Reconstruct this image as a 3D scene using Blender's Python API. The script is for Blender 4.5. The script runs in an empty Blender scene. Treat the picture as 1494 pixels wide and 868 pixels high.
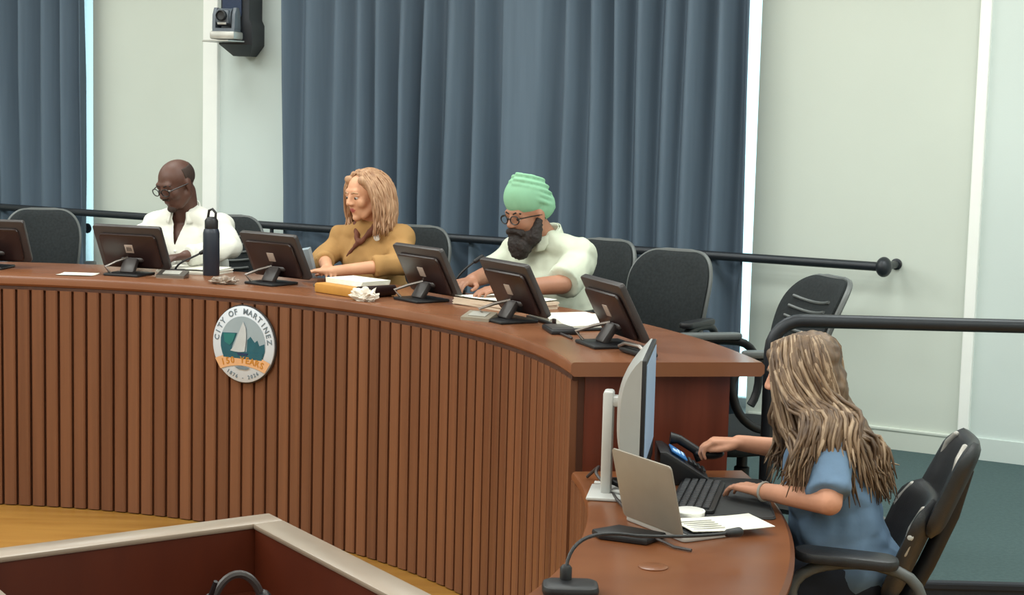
import bpy, bmesh, math, random
from mathutils import Vector, Matrix, noise
from math import sin, cos, pi, radians as rad
random.seed(7)
S = bpy.context.scene
COL = S.collection

# ------------------------------------------------------------------ materials
def lin(c):
    return tuple(((x/255)/12.92 if x/255 <= .04045 else ((x/255+.055)/1.055)**2.4) for x in c)
def base_mat(name, rough=.6, metal=0., spec=.5):
    m = bpy.data.materials.new(name); m.use_nodes = True
    b = m.node_tree.nodes['Principled BSDF']
    b.inputs['Roughness'].default_value = rough; b.inputs['Metallic'].default_value = metal
    b.inputs['Specular IOR Level'].default_value = spec
    return m, m.node_tree, b
def mat(name, col, rough=.6, metal=0., var=.12, scale=(12, 12, 12), bump=0., bscale=60, spec=.5, col2=None, detail=4):
    """colour with procedural noise variation (object space)"""
    m, t, b = base_mat(name, rough, metal, spec)
    N, L = t.nodes, t.links
    tc = N.new('ShaderNodeTexCoord'); mp = N.new('ShaderNodeMapping'); mp.inputs['Scale'].default_value = scale
    L.new(tc.outputs['Object'], mp.inputs['Vector'])
    nz = N.new('ShaderNodeTexNoise'); nz.inputs['Scale'].default_value = 1; nz.inputs['Detail'].default_value = detail
    L.new(mp.outputs['Vector'], nz.inputs['Vector'])
    cr = N.new('ShaderNodeValToRGB')
    c = lin(col); c2 = lin(col2) if col2 else tuple(x*(1-var*2) for x in c)
    cr.color_ramp.elements[0].position = .3; cr.color_ramp.elements[1].position = .7
    cr.color_ramp.elements[0].color = (*c2, 1); cr.color_ramp.elements[1].color = (*c, 1)
    L.new(nz.outputs['Fac'], cr.inputs['Fac']); L.new(cr.outputs['Color'], b.inputs['Base Color'])
    if bump:
        n2 = N.new('ShaderNodeTexNoise'); n2.inputs['Scale'].default_value = bscale; n2.inputs['Detail'].default_value = 3
        L.new(tc.outputs['Object'], n2.inputs['Vector'])
        bp = N.new('ShaderNodeBump'); bp.inputs['Strength'].default_value = bump; bp.inputs['Distance'].default_value = .01
        L.new(n2.outputs['Fac'], bp.inputs['Height']); L.new(bp.outputs['Normal'], b.inputs['Normal'])
    return m
def island_wood(name, ca, cb, rough=.4):
    """wood whose tone changes from slat to slat"""
    m, t, b = base_mat(name, rough)
    N, L = t.nodes, t.links
    g = N.new('ShaderNodeNewGeometry')
    tc = N.new('ShaderNodeTexCoord'); mp = N.new('ShaderNodeMapping'); mp.inputs['Scale'].default_value = (45, 45, 1.3)
    L.new(tc.outputs['Object'], mp.inputs['Vector'])
    nz = N.new('ShaderNodeTexNoise'); nz.inputs['Scale'].default_value = 1; nz.inputs['Detail'].default_value = 5
    L.new(mp.outputs['Vector'], nz.inputs['Vector'])
    mx = N.new('ShaderNodeMath'); mx.operation = 'MULTIPLY_ADD'; mx.inputs[1].default_value = .5
    L.new(g.outputs['Random Per Island'], mx.inputs[0])
    m2 = N.new('ShaderNodeMath'); m2.operation = 'MULTIPLY_ADD'; m2.inputs[1].default_value = .9; m2.inputs[2].default_value = -.2
    L.new(nz.outputs['Fac'], m2.inputs[0]); L.new(m2.outputs[0], mx.inputs[2])
    cr = N.new('ShaderNodeValToRGB')
    cr.color_ramp.elements[0].color = (*lin(ca), 1); cr.color_ramp.elements[1].color = (*lin(cb), 1)
    L.new(mx.outputs[0], cr.inputs['Fac']); L.new(cr.outputs['Color'], b.inputs['Base Color'])
    return m
def emit_mat(name, col, strength):
    m = bpy.data.materials.new(name); m.use_nodes = True; t = m.node_tree; b = t.nodes['Principled BSDF']
    b.inputs['Base Color'].default_value = (*lin(col), 1); b.inputs['Emission Color'].default_value = (*lin(col), 1)
    b.inputs['Emission Strength'].default_value = strength
    return m
def glass_mat(name):
    m = bpy.data.materials.new(name); m.use_nodes = True; t = m.node_tree; N, L = t.nodes, t.links
    N.remove(N['Principled BSDF'])
    tr = N.new('ShaderNodeBsdfTransparent'); gl = N.new('ShaderNodeBsdfGlossy'); gl.inputs['Roughness'].default_value = .03
    tr.inputs['Color'].default_value = (.93, .98, .98, 1)
    fr = N.new('ShaderNodeFresnel'); fr.inputs['IOR'].default_value = 1.45
    mx = N.new('ShaderNodeMixShader'); L.new(fr.outputs[0], mx.inputs[0]); L.new(tr.outputs[0], mx.inputs[1]); L.new(gl.outputs[0], mx.inputs[2])
    L.new(mx.outputs[0], N['Material Output'].inputs['Surface'])
    return m

M = {}
M['beige'] = mat('beige_wall_paint', (206, 213, 204), .85, var=.02, scale=(1.5,)*3, bump=.03, bscale=150)
M['pale'] = mat('pale_wall', (207, 218, 215), .85, var=.02, scale=(1.5,)*3, bump=.03, bscale=150)
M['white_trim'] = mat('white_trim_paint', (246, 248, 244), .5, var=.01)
M['ceil'] = mat('ceiling_paint', (225, 225, 220), .9, var=.03)
M['carpet'] = mat('grey_green_carpet', (79, 97, 98), .95, var=.08, scale=(60,)*3, bump=.3, bscale=400, spec=.1)
M['riser'] = mat('dark_riser', (28, 34, 44), .7, var=.1)
M['parquet'] = mat('honey_wood_floor', (168, 123, 57), .42, var=.1, scale=(2, 14, 2), col2=(146, 100, 40))
M['slat'] = island_wood('red_brown_slats', (94, 57, 39), (129, 84, 58), .34)
M['slat_back'] = mat('dark_slat_backing', (80, 44, 27), .6, var=.2, scale=(30, 30, 2))
M['top'] = mat('cherry_table_top', (134, 88, 62), .24, var=.12, scale=(2, 6, 2), col2=(120, 75, 50))
M['deskwood'] = mat('cherry_desk_top', (124, 76, 46), .28, var=.12, scale=(2, 6, 2), col2=(108, 63, 37))
M['mahog'] = mat('dark_mahogany_panel', (112, 54, 38), .35, var=.2, scale=(18, 18, 1.4), col2=(88, 40, 26))
M['penwood'] = mat('dark_pen_wood', (91, 38, 19), .4, var=.2, scale=(8, 8, 2), col2=(74, 28, 14))
M['rail_wood'] = mat('pale_cap_rail', (158, 142, 126), .3, var=.08, scale=(3, 3, 3), col2=(140, 124, 108))
M['curtain'] = mat('slate_blue_curtain', (96, 111, 126), .9, var=.06, scale=(30, 30, 1.5), bump=.05, bscale=500, spec=.15)
M['black'] = mat('black_plastic', (26, 27, 31), .45, var=.1)
M['black_soft'] = mat('black_mesh_fabric', (44, 48, 50), .85, var=.15, scale=(90,)*3, bump=.2, bscale=500, spec=.2)
M['black_leather'] = mat('black_leather', (40, 42, 46), .42, var=.15, scale=(30,)*3, bump=.1, bscale=200)
M['grey_trim'] = mat('grey_chair_trim', (98, 102, 102), .4, var=.1)
M['silver_trim'] = mat('silver_chair_trim', (190, 188, 182), .35, .3, var=.1)
M['rail'] = mat('dark_metal_rail', (44, 48, 54), .4, .3, var=.08)
M['mon'] = mat('monitor_brown_black', (44, 26, 25), .33, var=.15, scale=(4,)*3)
M['mon_edge'] = mat('monitor_edge_grey', (60, 54, 54), .4, var=.1)
M['logo'] = mat('pale_logo_plate', (176, 160, 150), .4, var=.05)
M['screen'] = mat('dark_screen', (14, 16, 20), .12, var=.1)
M['metal'] = mat('brushed_metal', (150, 142, 136), .32, .8, var=.1, scale=(40, 4, 4))
M['white_plastic'] = mat('white_plastic', (196, 198, 196), .35, var=.03)
M['imac'] = mat('silver_white_shell', (172, 174, 172), .38, .1, var=.03)
M['laptop'] = mat('rose_silver_lid', (144, 136, 124), .45, .0, var=.05)
M['laptop_deck'] = mat('laptop_deck', (190, 188, 184), .4, .3, var=.04)
M['keys'] = mat('keyboard_keys', (58, 60, 64), .5, var=.1)
M['mat'] = mat('grey_desk_mat', (72, 73, 74), .8, var=.08, scale=(20,)*3, spec=.2)
M['paper'] = mat('white_paper', (240, 238, 226), .8, var=.03, scale=(25,)*3)
M['paper_warm'] = mat('warm_paper', (226, 206, 184), .8, var=.05, scale=(8,)*3)
M['ink'] = mat('printed_grey', (176, 174, 166), .8, var=.1)
M['folder'] = mat('yellow_folder', (206, 146, 62), .6, var=.1)
M['tissue'] = mat('white_tissue', (232, 224, 212), .9, var=.08, scale=(40,)*3)
M['navy'] = mat('dark_navy_enamel', (40, 47, 60), .4, var=.06)
M['glass'] = glass_mat('window_glass')
M['cup'] = mat('white_glazed', (240, 240, 236), .25, var=.02)
M['blue_lcd'] = emit_mat('blue_lcd', (40, 96, 150), .5)
M['lcd_icon'] = emit_mat('lcd_icon', (170, 200, 225), .6)
# emblem
M['e_white'] = mat('emblem_white', (204, 212, 222), .45, var=.01)
M['e_teal'] = mat('emblem_teal', (24, 88, 104), .45, var=.12, scale=(30,)*3)
M['e_green'] = mat('emblem_green', (30, 112, 112), .45, var=.06)
M['e_grey'] = mat('emblem_grey', (150, 166, 176), .45, var=.05)
M['e_sail'] = mat('emblem_sail', (188, 194, 198), .45, var=.06, scale=(20,)*3)
M['e_orange'] = mat('emblem_orange', (216, 166, 122), .45, var=.04)
M['e_gold'] = mat('emblem_gold', (190, 126, 40), .45, var=.04)
M['e_ink'] = mat('emblem_ink', (108, 124, 136), .45, var=.04)
M['e_navy'] = mat('emblem_navy', (20, 44, 84), .45, var=.04)
M['black_edge'] = mat('emblem_rim', (52, 46, 46), .5, var=.05)
# people
M['skin_dark'] = mat('brown_skin', (94, 62, 51), .5, var=.06, scale=(14,)*3)
M['skin_fair'] = mat('fair_skin', (222, 168, 132), .55, var=.06, scale=(14,)*3, col2=(214, 154, 120))
M['skin_tan'] = mat('tan_skin', (176, 124, 98), .5, var=.08, scale=(14,)*3)
M['skin_warm'] = mat('warm_fair_skin', (212, 152, 122), .55, var=.08, scale=(14,)*3)
M['lip_dark'] = mat('dark_lips', (98, 54, 48), .45, var=.03)
M['lip_red'] = mat('rose_lips', (186, 96, 88), .45, var=.03)
M['eye_white'] = mat('eye_white', (186, 176, 168), .25, var=.01)
M['iris'] = mat('dark_iris', (38, 28, 24), .2, var=.05)
M['hair_black'] = mat('short_black_hair', (40, 32, 29), .7, var=.15, scale=(80, 80, 30))
M['stubble'] = mat('cropped_dark_hair', (62, 46, 39), .75, var=.12, scale=(80,)*3)
M['beard'] = mat('dark_beard', (46, 38, 37), .7, var=.2, scale=(60, 60, 20), bump=.5, bscale=90)
M['hair_blond'] = mat('strawberry_blond_hair', (200, 160, 126), .5, var=.25, scale=(50, 50, 5), col2=(150, 108, 78))
M['hair_ash'] = mat('ash_brown_hair', (128, 103, 78), .5, var=.25, scale=(45, 45, 4), col2=(78, 58, 44))
M['hair_ash_light'] = mat('ash_blond_tips', (182, 158, 132), .5, var=.25, scale=(45, 45, 4), col2=(130, 104, 80))
M['shirt_white'] = mat('white_shirt_cotton', (238, 238, 228), .85, var=.03, scale=(10,)*3, bump=.12, bscale=25, spec=.2)
M['shirt_cream'] = mat('pale_cream_shirt', (210, 216, 198), .85, var=.04, scale=(10,)*3, bump=.12, bscale=25, spec=.2)
M['mustard'] = mat('mustard_blouse', (184, 142, 90), .8, var=.1, scale=(9,)*3, bump=.15, bscale=25, spec=.2)
M['maroon'] = mat('maroon_neck_shade', (116, 66, 46), .8, var=.15, scale=(20,)*3)
M['shirt_blue'] = mat('pale_blue_tee', (114, 141, 170), .85, var=.08, scale=(9,)*3, bump=.2, bscale=22, spec=.2)
M['turban'] = mat('mint_turban', (146, 198, 164), .8, var=.05, scale=(6,)*3, spec=.2)
M['trouser'] = mat('charcoal_trousers', (44, 46, 54), .85, var=.1, scale=(20,)*3)
M['trouser_navy'] = mat('navy_trousers', (38, 46, 62), .85, var=.1, scale=(20,)*3)
M['shoe'] = mat('black_shoe_leather', (28, 25, 24), .35, var=.1)
M['frame_dark'] = mat('spectacle_frame', (30, 28, 30), .3, var=.05)

# ------------------------------------------------------------------ mesh kit
I4 = Matrix.Identity(4)
def T(x, y, z): return Matrix.Translation((x, y, z))
def Rz(a): return Matrix.Rotation(rad(a), 4, 'Z')
def Ry(a): return Matrix.Rotation(rad(a), 4, 'Y')
def Rx(a): return Matrix.Rotation(rad(a), 4, 'X')
def frame(o, x, up):
    x = Vector(x).normalized(); y = Vector(up).cross(x).normalized(); z = x.cross(y)
    m = Matrix((x, y, z)).transposed().to_4x4(); m.translation = Vector(o); return m
class MB:
    def __init__(s): s.bm = bmesh.new()
    def add(s, verts, faces, m=None):
        vs = [s.bm.verts.new((m @ Vector(v)) if m else v) for v in verts]
        for f in faces:
            try: s.bm.faces.new([vs[i] for i in f])
            except ValueError: pass
        return vs
    def merge(s, b2, m=None):
        b2.verts.ensure_lookup_table(); b2.verts.index_update()
        s.add([v.co.copy() for v in b2.verts], [[v.index for v in f.verts] for f in b2.faces], m); b2.free()
    def box(s, c, d, m=None, bev=0., seg=2):
        b = bmesh.new(); bmesh.ops.create_cube(b, size=1)
        for v in b.verts: v.co = Vector((v.co.x*d[0]+c[0], v.co.y*d[1]+c[1], v.co.z*d[2]+c[2]))
        if bev: bmesh.ops.bevel(b, geom=b.edges[:], offset=bev, segments=seg, affect='EDGES', profile=.5)
        s.merge(b, m); return s
    def prism(s, pts, z0, z1, m=None, bev=0., seg=2):
        b = bmesh.new(); n = len(pts)
        lo = [b.verts.new((p[0], p[1], z0)) for p in pts]; hi = [b.verts.new((p[0], p[1], z1)) for p in pts]
        b.faces.new(lo[::-1]); b.faces.new(hi)
        for i in range(n): b.faces.new((lo[i], lo[(i+1) % n], hi[(i+1) % n], hi[i]))
        bmesh.ops.recalc_face_normals(b, faces=b.faces[:])
        if bev:
            ed = [e for e in b.edges if abs(e.verts[0].co.z-e.verts[1].co.z) < 1e-6]
            bmesh.ops.bevel(b, geom=ed, offset=bev, segments=seg, affect='EDGES', profile=.5)
        s.merge(b, m); return s
    def tube(s, pts, r, seg=10, closed=False, m=None):
        pts = [Vector(p) for p in pts]; n = len(pts)
        rs = r if isinstance(r, (list, tuple)) else [r]*n
        tang = []
        for i in range(n):
            a = pts[i-1] if (i > 0 or closed) else pts[i]; c = pts[(i+1) % n] if (i < n-1 or closed) else pts[i]
            tang.append((c-a).normalized() if (c-a).length > 1e-9 else Vector((0, 0, 1)))
        up = Vector((0, 0, 1)) if abs(tang[0].z) < .9 else Vector((1, 0, 0))
        u = (up-tang[0]*up.dot(tang[0])).normalized()
        V, F = [], []
        for i in range(n):
            u = (u-tang[i]*u.dot(tang[i])); u = u.normalized() if u.length > 1e-6 else tang[i].orthogonal().normalized()
            w = tang[i].cross(u)
            for k in range(seg):
                a = 2*pi*k/seg; V.append(pts[i]+(u*cos(a)+w*sin(a))*rs[i])
        for i in range(n if closed else n-1):
            j = (i+1) % n
            for k in range(seg): F.append((i*seg+k, i*seg+(k+1) % seg, j*seg+(k+1) % seg, j*seg+k))
        if not closed: F += [tuple(range(seg))[::-1], tuple((n-1)*seg+k for k in range(seg))]
        s.add(V, F, m); return s
    def lathe(s, prof, seg=24, m=None):
        V, F = [], []; n = len(prof)
        for r, z in prof:
            for k in range(seg): a = 2*pi*k/seg; V.append((max(r, 1e-5)*cos(a), max(r, 1e-5)*sin(a), z))
        for i in range(n-1):
            for k in range(seg): F.append((i*seg+k, i*seg+(k+1) % seg, (i+1)*seg+(k+1) % seg, (i+1)*seg+k))
        F += [tuple(range(seg))[::-1], tuple((n-1)*seg+k for k in range(seg))]
        s.add(V, F, m); return s
    def ell(s, c, r, m=None, u=20, v=14):
        if not isinstance(r, (tuple, list)): r = (r, r, r)
        b = bmesh.new(); bmesh.ops.create_uvsphere(b, u_segments=u, v_segments=v, radius=1)
        for q in b.verts: q.co = Vector((q.co.x*r[0]+c[0], q.co.y*r[1]+c[1], q.co.z*r[2]+c[2]))
        s.merge(b, m); return s
    def cap(s, p0, p1, r0, r1=None, m=None, seg=16, flat=False):
        r1 = r0 if r1 is None else r1
        p0, p1 = Vector(p0), Vector(p1); d = (p1-p0); L = d.length; d = d.normalized() if L > 1e-9 else Vector((0, 0, 1))
        pts, rs = [], []
        if not flat:
            for a in (-88, -65, -40, -20): pts.append(p0+d*r0*sin(rad(a))); rs.append(r0*cos(rad(a)))
        pts.append(p0); rs.append(r0); pts.append((p0+p1)/2); rs.append((r0+r1)/2); pts.append(p1); rs.append(r1)
        if not flat:
            for a in (20, 40, 65, 88): pts.append(p1+d*r1*sin(rad(a))); rs.append(r1*cos(rad(a)))
        up = d.orthogonal().normalized(); w = d.cross(up); V, F = [], []
        for p, r in zip(pts, rs):
            for k in range(seg): a = 2*pi*k/seg; V.append(p+(up*cos(a)+w*sin(a))*r)
        n = len(pts)
        for i in range(n-1):
            for k in range(seg): F.append((i*seg+k, i*seg+(k+1) % seg, (i+1)*seg+(k+1) % seg, (i+1)*seg+k))
        F += [tuple(range(seg))[::-1], tuple((n-1)*seg+k for k in range(seg))]
        s.add(V, F, m); return s
    def chain(s, pts, rs, m=None, seg=14):
        for i in range(len(pts)-1): s.cap(pts[i], pts[i+1], rs[i], rs[i+1], m, seg)
        return s
    def grid(s, fn, nu, nv, m=None, wrap=False):
        V = [fn(i/(nu-1) if not wrap else i/nu, j/(nv-1)) for j in range(nv) for i in range(nu)]
        F = []
        for j in range(nv-1):
            for i in range(nu if wrap else nu-1):
                k = (i+1) % nu; F.append((j*nu+i, j*nu+k, (j+1)*nu+k, (j+1)*nu+i))
        s.add(V, F, m); return s
    def sweep(s, prof, th0, th1, n, c):
        """closed (r,z) profile swept round the centre c from angle th0 to th1"""
        V, F = [], []; k = len(prof)
        for i in range(n+1):
            a = rad(th0+(th1-th0)*i/n)
            for r, z in prof: V.append((c[0]+r*cos(a), c[1]+r*sin(a), z))
        for i in range(n):
            for j in range(k): F.append((i*k+j, i*k+(j+1) % k, (i+1)*k+(j+1) % k, (i+1)*k+j))
        F += [tuple(range(k))[::-1], tuple(n*k+j for j in range(k))]
        s.add(V, F); return s
def link(name, me, material, parent=None, smooth=True, ang=40):
    o = bpy.data.objects.new(name, me); COL.objects.link(o)
    if material: me.materials.append(material)
    if smooth:
        for p in me.polygons: p.use_smooth = True
        try: me.set_sharp_from_angle(angle=rad(ang))
        except Exception: pass
    if parent: o.parent = parent
    return o
def obj(name, mb, material, parent=None, smooth=True, ang=40):
    bmesh.ops.recalc_face_normals(mb.bm, faces=mb.bm.faces[:])
    me = bpy.data.meshes.new(name); mb.bm.to_mesh(me); mb.bm.free()
    return link(name, me, M[material] if isinstance(material, str) else material, parent, smooth, ang)
def fuse(name, mb, voxel, iters, material, parent=None, disp=None, extra=None, cut=None):
    """union of closed shapes as one continuous smooth skin"""
    me = bpy.data.meshes.new(name+'_raw'); mb.bm.to_mesh(me); mb.bm.free()
    o = bpy.data.objects.new(name+'_raw', me); COL.objects.link(o)
    r = o.modifiers.new('r', 'REMESH'); r.mode = 'VOXEL'; r.voxel_size = voxel; r.adaptivity = 0
    if iters:
        sm = o.modifiers.new('s', 'SMOOTH'); sm.factor = .5; sm.iterations = iters
    dg = bpy.context.evaluated_depsgraph_get(); dg.update()
    m2 = bpy.data.meshes.new_from_object(o.evaluated_get(dg)); m2.name = name
    bpy.data.objects.remove(o); bpy.data.meshes.remove(me)
    m2.materials.clear()
    if disp:
        ns = [v.normal.copy() for v in m2.vertices]
        for v, nn in zip(m2.vertices, ns): v.co += nn*disp(v.co)
    if cut:
        bb = bmesh.new(); bb.from_mesh(m2)
        bmesh.ops.delete(bb, geom=[f for f in bb.faces if cut(f.calc_center_median())], context='FACES')
        for _ in range(8):
            nw = {}
            for v in bb.verts:
                nb_ = [e.other_vert(v) for e in v.link_edges if e.is_boundary]
                if len(nb_) == 2: nw[v] = v.co*.5+(nb_[0].co+nb_[1].co)*.25
            for v, c in nw.items(): v.co = c
        bb.to_mesh(m2); bb.free()
    ob = link(name, m2, M[material], parent, True, 180)
    if extra: extra(m2)
    return ob
def thing(name, label, cat, loc=(0, 0, 0), rotz=0, group=None):
    o = bpy.data.objects.new(name, None); COL.objects.link(o); o.empty_display_size = .1
    o.location = loc; o.rotation_euler = (0, 0, rad(rotz)); o['label'] = label; o['category'] = cat
    if group: o['group'] = group
    return o
def tag(o, label, cat, group=None):
    o['label'] = label; o['category'] = cat
    if group: o['group'] = group
    return o
def struct(name, mb, m, smooth=False, parent=None):
    o = obj(name, mb, m, parent, smooth)
    if parent is None: o['kind'] = 'structure'
    return o
def dup(root, loc, rotz, label, group=None):
    r = root.copy(); COL.objects.link(r); r.location = loc; r.rotation_euler = (0, 0, rad(rotz)); r['label'] = label
    if group: r['group'] = group
    for ch in list(root.children):
        c = ch.copy(); COL.objects.link(c); c.parent = r
        for g in list(ch.children):
            d = g.copy(); COL.objects.link(d); d.parent = c
    return r
def rrect(w, h, r, n=5):
    pts = []
    for cx, cy, a0 in ((w/2-r, h/2-r, 0), (-w/2+r, h/2-r, 90), (-w/2+r, -h/2+r, 180), (w/2-r, -h/2+r, 270)):
        for i in range(n+1): a = rad(a0+90*i/n); pts.append((cx+r*cos(a), cy+r*sin(a)))
    return pts
def bez(p0, p1, p2, p3, n=14):
    p0, p1, p2, p3 = map(Vector, (p0, p1, p2, p3))
    return [p0*(1-t)**3+p1*3*t*(1-t)**2+p2*3*t*t*(1-t)+p3*t**3 for t in (i/n for i in range(n+1))]

# ------------------------------------------------------------------ layout
C0 = Vector((-2.36, 4.67, 0)); RF = 2.585; PZ = .25            # centre and front radius of the curved dais, platform height
def pol(th, r, z=0.): return Vector((C0.x+r*cos(rad(th)), C0.y+r*sin(rad(th)), z))
WU = Vector((cos(rad(-29)), sin(rad(-29)), 0)); WN = Vector((-WU.y, WU.x, 0)); WP = Vector((1.72, 7.72, 0))
def wl(s, off=0., z=0.): return WP+WU*s+WN*off+Vector((0, 0, z))  # point on the window wall
WM = Matrix((WU, WN, Vector((0, 0, 1)))).transposed().to_4x4(); WM.translation = WP
CEIL = 3.3

# ------------------------------------------------------------------ room shell
def wbox(mb, s0, s1, o0, o1, z0, z1, bev=0):
    mb.box(((s0+s1)/2, (o0+o1)/2, (z0+z1)/2), (s1-s0, o1-o0, z1-z0), WM, bev)
OPEN = ((-6.9, -4.855), (-3.36, -.655)); WZ0, WZ1 = .33, 2.95
mb = MB()
wbox(mb, -7.6, -6.9, 0, .3, 0, CEIL); wbox(mb, -4.855, -3.95, 0, .3, 0, CEIL); wbox(mb, -.655, .4, 0, .3, 0, CEIL)
for a, b in OPEN:
    wbox(mb, a, b, 0, .3, 0, WZ0); wbox(mb, a, b, 0, .3, WZ1, CEIL)
struct('wall_back', mb, 'beige')
mb = MB(); wbox(mb, -3.95, -3.36, 0, .3, 0, CEIL); wbox(mb, .4, 4.4, 0, .3, 0, CEIL); struct('wall_right', mb, 'pale')  # these wall segments carry a slightly paler, cooler tone
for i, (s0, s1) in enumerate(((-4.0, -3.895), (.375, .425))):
    mb = MB(); wbox(mb, s0, s1, -.03, .02, PZ, CEIL, .006); struct('trim_%d' % (i+1), mb, 'white_trim')  # corner strips; window daylight is put into their whiter colour
mb = MB(); wbox(mb, -.64, .36, -.014, .005, PZ, PZ+.085); wbox(mb, -.64, .36, -.018, .005, PZ+.085, PZ+.1, .004); struct('baseboard_back', mb, 'beige')
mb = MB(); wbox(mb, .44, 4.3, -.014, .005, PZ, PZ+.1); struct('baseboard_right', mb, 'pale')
mb = MB(); wbox(mb, 4.4, 4.7, -11.5, .3, 0, CEIL); struct('wall_side', mb, 'pale')
mb = MB(); wbox(mb, -7.9, -7.6, -11.5, .3, 0, CEIL); struct('wall_left', mb, 'beige')
mb = MB(); wbox(mb, -7.9, 4.7, -11.8, -11.5, 0, CEIL); struct('wall_rear', mb, 'beige')
mb = MB(); wbox(mb, -7.9, 4.7, -11.8, .3, CEIL, CEIL+.15); struct('ceiling', mb, 'ceil')
mb = MB(); wbox(mb, -7.9, 4.7, -11.8, .3, -.12, -.02); struct('floor', mb, 'parquet')
# raised platform behind the dais, carpeted
arc = [pol(a, RF+.075) for a in range(118, 12, -3)]
pts = [(p.x, p.y) for p in arc]+[(.2, 5.27), (.8, 5.44), (5.3, 5.44)]
e0, e1 = wl(4.4, 0), wl(-7.6, 0)
poly = pts+[(e0.x, e0.y), (e1.x, e1.y), (-6.2, 7.5)]
mb = MB(); mb.prism(poly, -.015, PZ); struct('floor_platform', mb, 'carpet')
mb = MB(); mb.box((3.05, 5.428, .107), (4.5, .02, .25)); mb.box((3.05, 5.43, PZ-.012), (4.5, .034, .03), None, .008); struct('trim_3', mb, 'riser')

# windows behind the curtains
for i, (a, b) in enumerate(OPEN):
    mb = MB()
    for s0, s1 in ((a, a+.012), (b-.012, b), ((a+b)/2-.025, (a+b)/2+.025)): wbox(mb, s0, s1, .16, .22, WZ0, WZ1)
    wbox(mb, a, b, .16, .22, WZ0, WZ0+.05); wbox(mb, a, b, .16, .22, WZ1-.05, WZ1); wbox(mb, a, b, -.06, .2, WZ0-.03, WZ0+.005)
    w = struct('window_%d' % (i+1), mb, 'white_trim')
    mb = MB(); wbox(mb, a+.01, b-.01, .185, .191, WZ0+.04, WZ1-.04); obj('pane', mb, 'glass', w, False)

# curtains
def curtain(name, s0, s1, seed, label, amp=.075, d0=None, d1=None):
    rnd = random.Random(seed); knots = [s0]
    while knots[-1] < s1: knots.append(knots[-1]+rnd.uniform(.05, .1))
    deps = [rnd.uniform(.35, 1.)*(1 if i % 2 else -1) for i in range(len(knots)+1)]
    if d0: deps[0] = deps[1] = d0
    if d1:
        for q in (-1, -2, -3): deps[q] = d1
    def off(s):
        for i in range(len(knots)-1):
            if s <= knots[i+1]:
                t = (s-knots[i])/(knots[i+1]-knots[i]); t = t*t*(3-2*t); return deps[i]*(1-t)+deps[i+1]*t
        return deps[-1]
    n = int((s1-s0)/.006); zs = [PZ+.03, .7, 1.3, 1.9, 2.5, 3.0]
    mb = MB()
    def fn(u, v):
        s = s0+(s1-s0)*u; z = zs[int(round(v*5))]
        k = 1+.25*sin(z*2+s*3)
        p = wl(s+.012*sin(z*1.3+s*9), -.12+off(s)*amp*k, z); return p
    mb.grid(fn, n, 6)
    root = thing(name, label, 'curtain', wl((s0+s1)/2, -.12, PZ))
    o = obj('fabric', mb, 'curtain', root, True, 180)
    o.matrix_parent_inverse = root.matrix_basis.inverted()
    md = o.modifiers.new('thickness', 'SOLIDIFY'); md.thickness = .004
    mb = MB(); wbox(mb, s0, s1, -.15, -.09, 3.0, 3.05, .006); t = obj('track', mb, 'metal', root); t.matrix_parent_inverse = root.matrix_basis.inverted()
    return root
curtain('window_curtain', -6.6, -4.815, 3, 'slate blue pleated curtain at the far left behind the empty leftmost chair')
curtain('window_curtain', -3.32, -1.915, 11, 'slate blue pleated curtain directly behind the woman in the mustard top', d1=.9)
curtain('window_curtain', -1.95, -.645, 23, 'slate blue pleated curtain behind the man in the mint turban', d0=-.9)

# wall handrail
root = thing('wall_handrail', 'dark metal handrail running along the curtains and back wall, ending in a round cap', 'handrail', wl(-2, -.2, PZ))
INV = root.matrix_basis.inverted()
def under(o, r): o.matrix_parent_inverse = r.matrix_basis.inverted(); return o
mb = MB(); mb.tube([wl(s, -.2, 1.11) for s in (-7.2, -5, -3, -1, .03)], .021, 14); under(obj('rail', mb, 'rail', root), root)
mb = MB(); mb.ell((0, 0, 0), (.036, .046, .046), WM @ T(.05, -.2, 1.11)); mb.cap((.05, -.2, 1.11), (.05, -.004, 1.11), .018, .018, WM)
mb.lathe([(.026, 0), (.026, .008), (.018, .012)], 20, WM @ T(.05, 0, 1.11) @ Rx(90)); under(obj('end_cap', mb, 'rail', root), root)
for s in (-4.9, -3.37):
    mb = MB(); mb.tube([(s, -.2, 1.09), (s, -.2, 1.03), (s, -.16, 1.0), (s, -.002, 1.0)], .011, 8, m=WM); mb.lathe([(.03, 0), (.03, .008), (.012, .012)], 16, WM @ T(s, 0, 1.0) @ Rx(90))
    under(obj('bracket', mb, 'rail', root), root)
# platform edge railing
root = thing('platform_railing', 'dark metal tube railing with rounded corner standing at the platform edge', 'railing', (.86, 5.5, PZ))
mb = MB(); path = [(0, 0, 0), (0, 0, .75)]+[(.1-.1*cos(rad(a)), 0, .75+.1*sin(rad(a))) for a in range(15, 91, 15)]+[(1, 0, .85), (2.6, 0, .85), (3.9, 0, .85)]
mb.tube(path, .023, 14); obj('rail', mb, 'rail', root)
mb = MB(); mb.lathe([(.05, 0), (.05, .008), (.03, .014)], 20); obj('floor_flange', mb, 'rail', root)
mb = MB(); mb.tube([(3.4, 0, 0), (3.4, 0, .84)], .02, 12); mb.lathe([(.05, 0), (.05, .008), (.03, .014)], 20, T(3.4, 0, 0)); obj('post', mb, 'rail', root)

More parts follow.
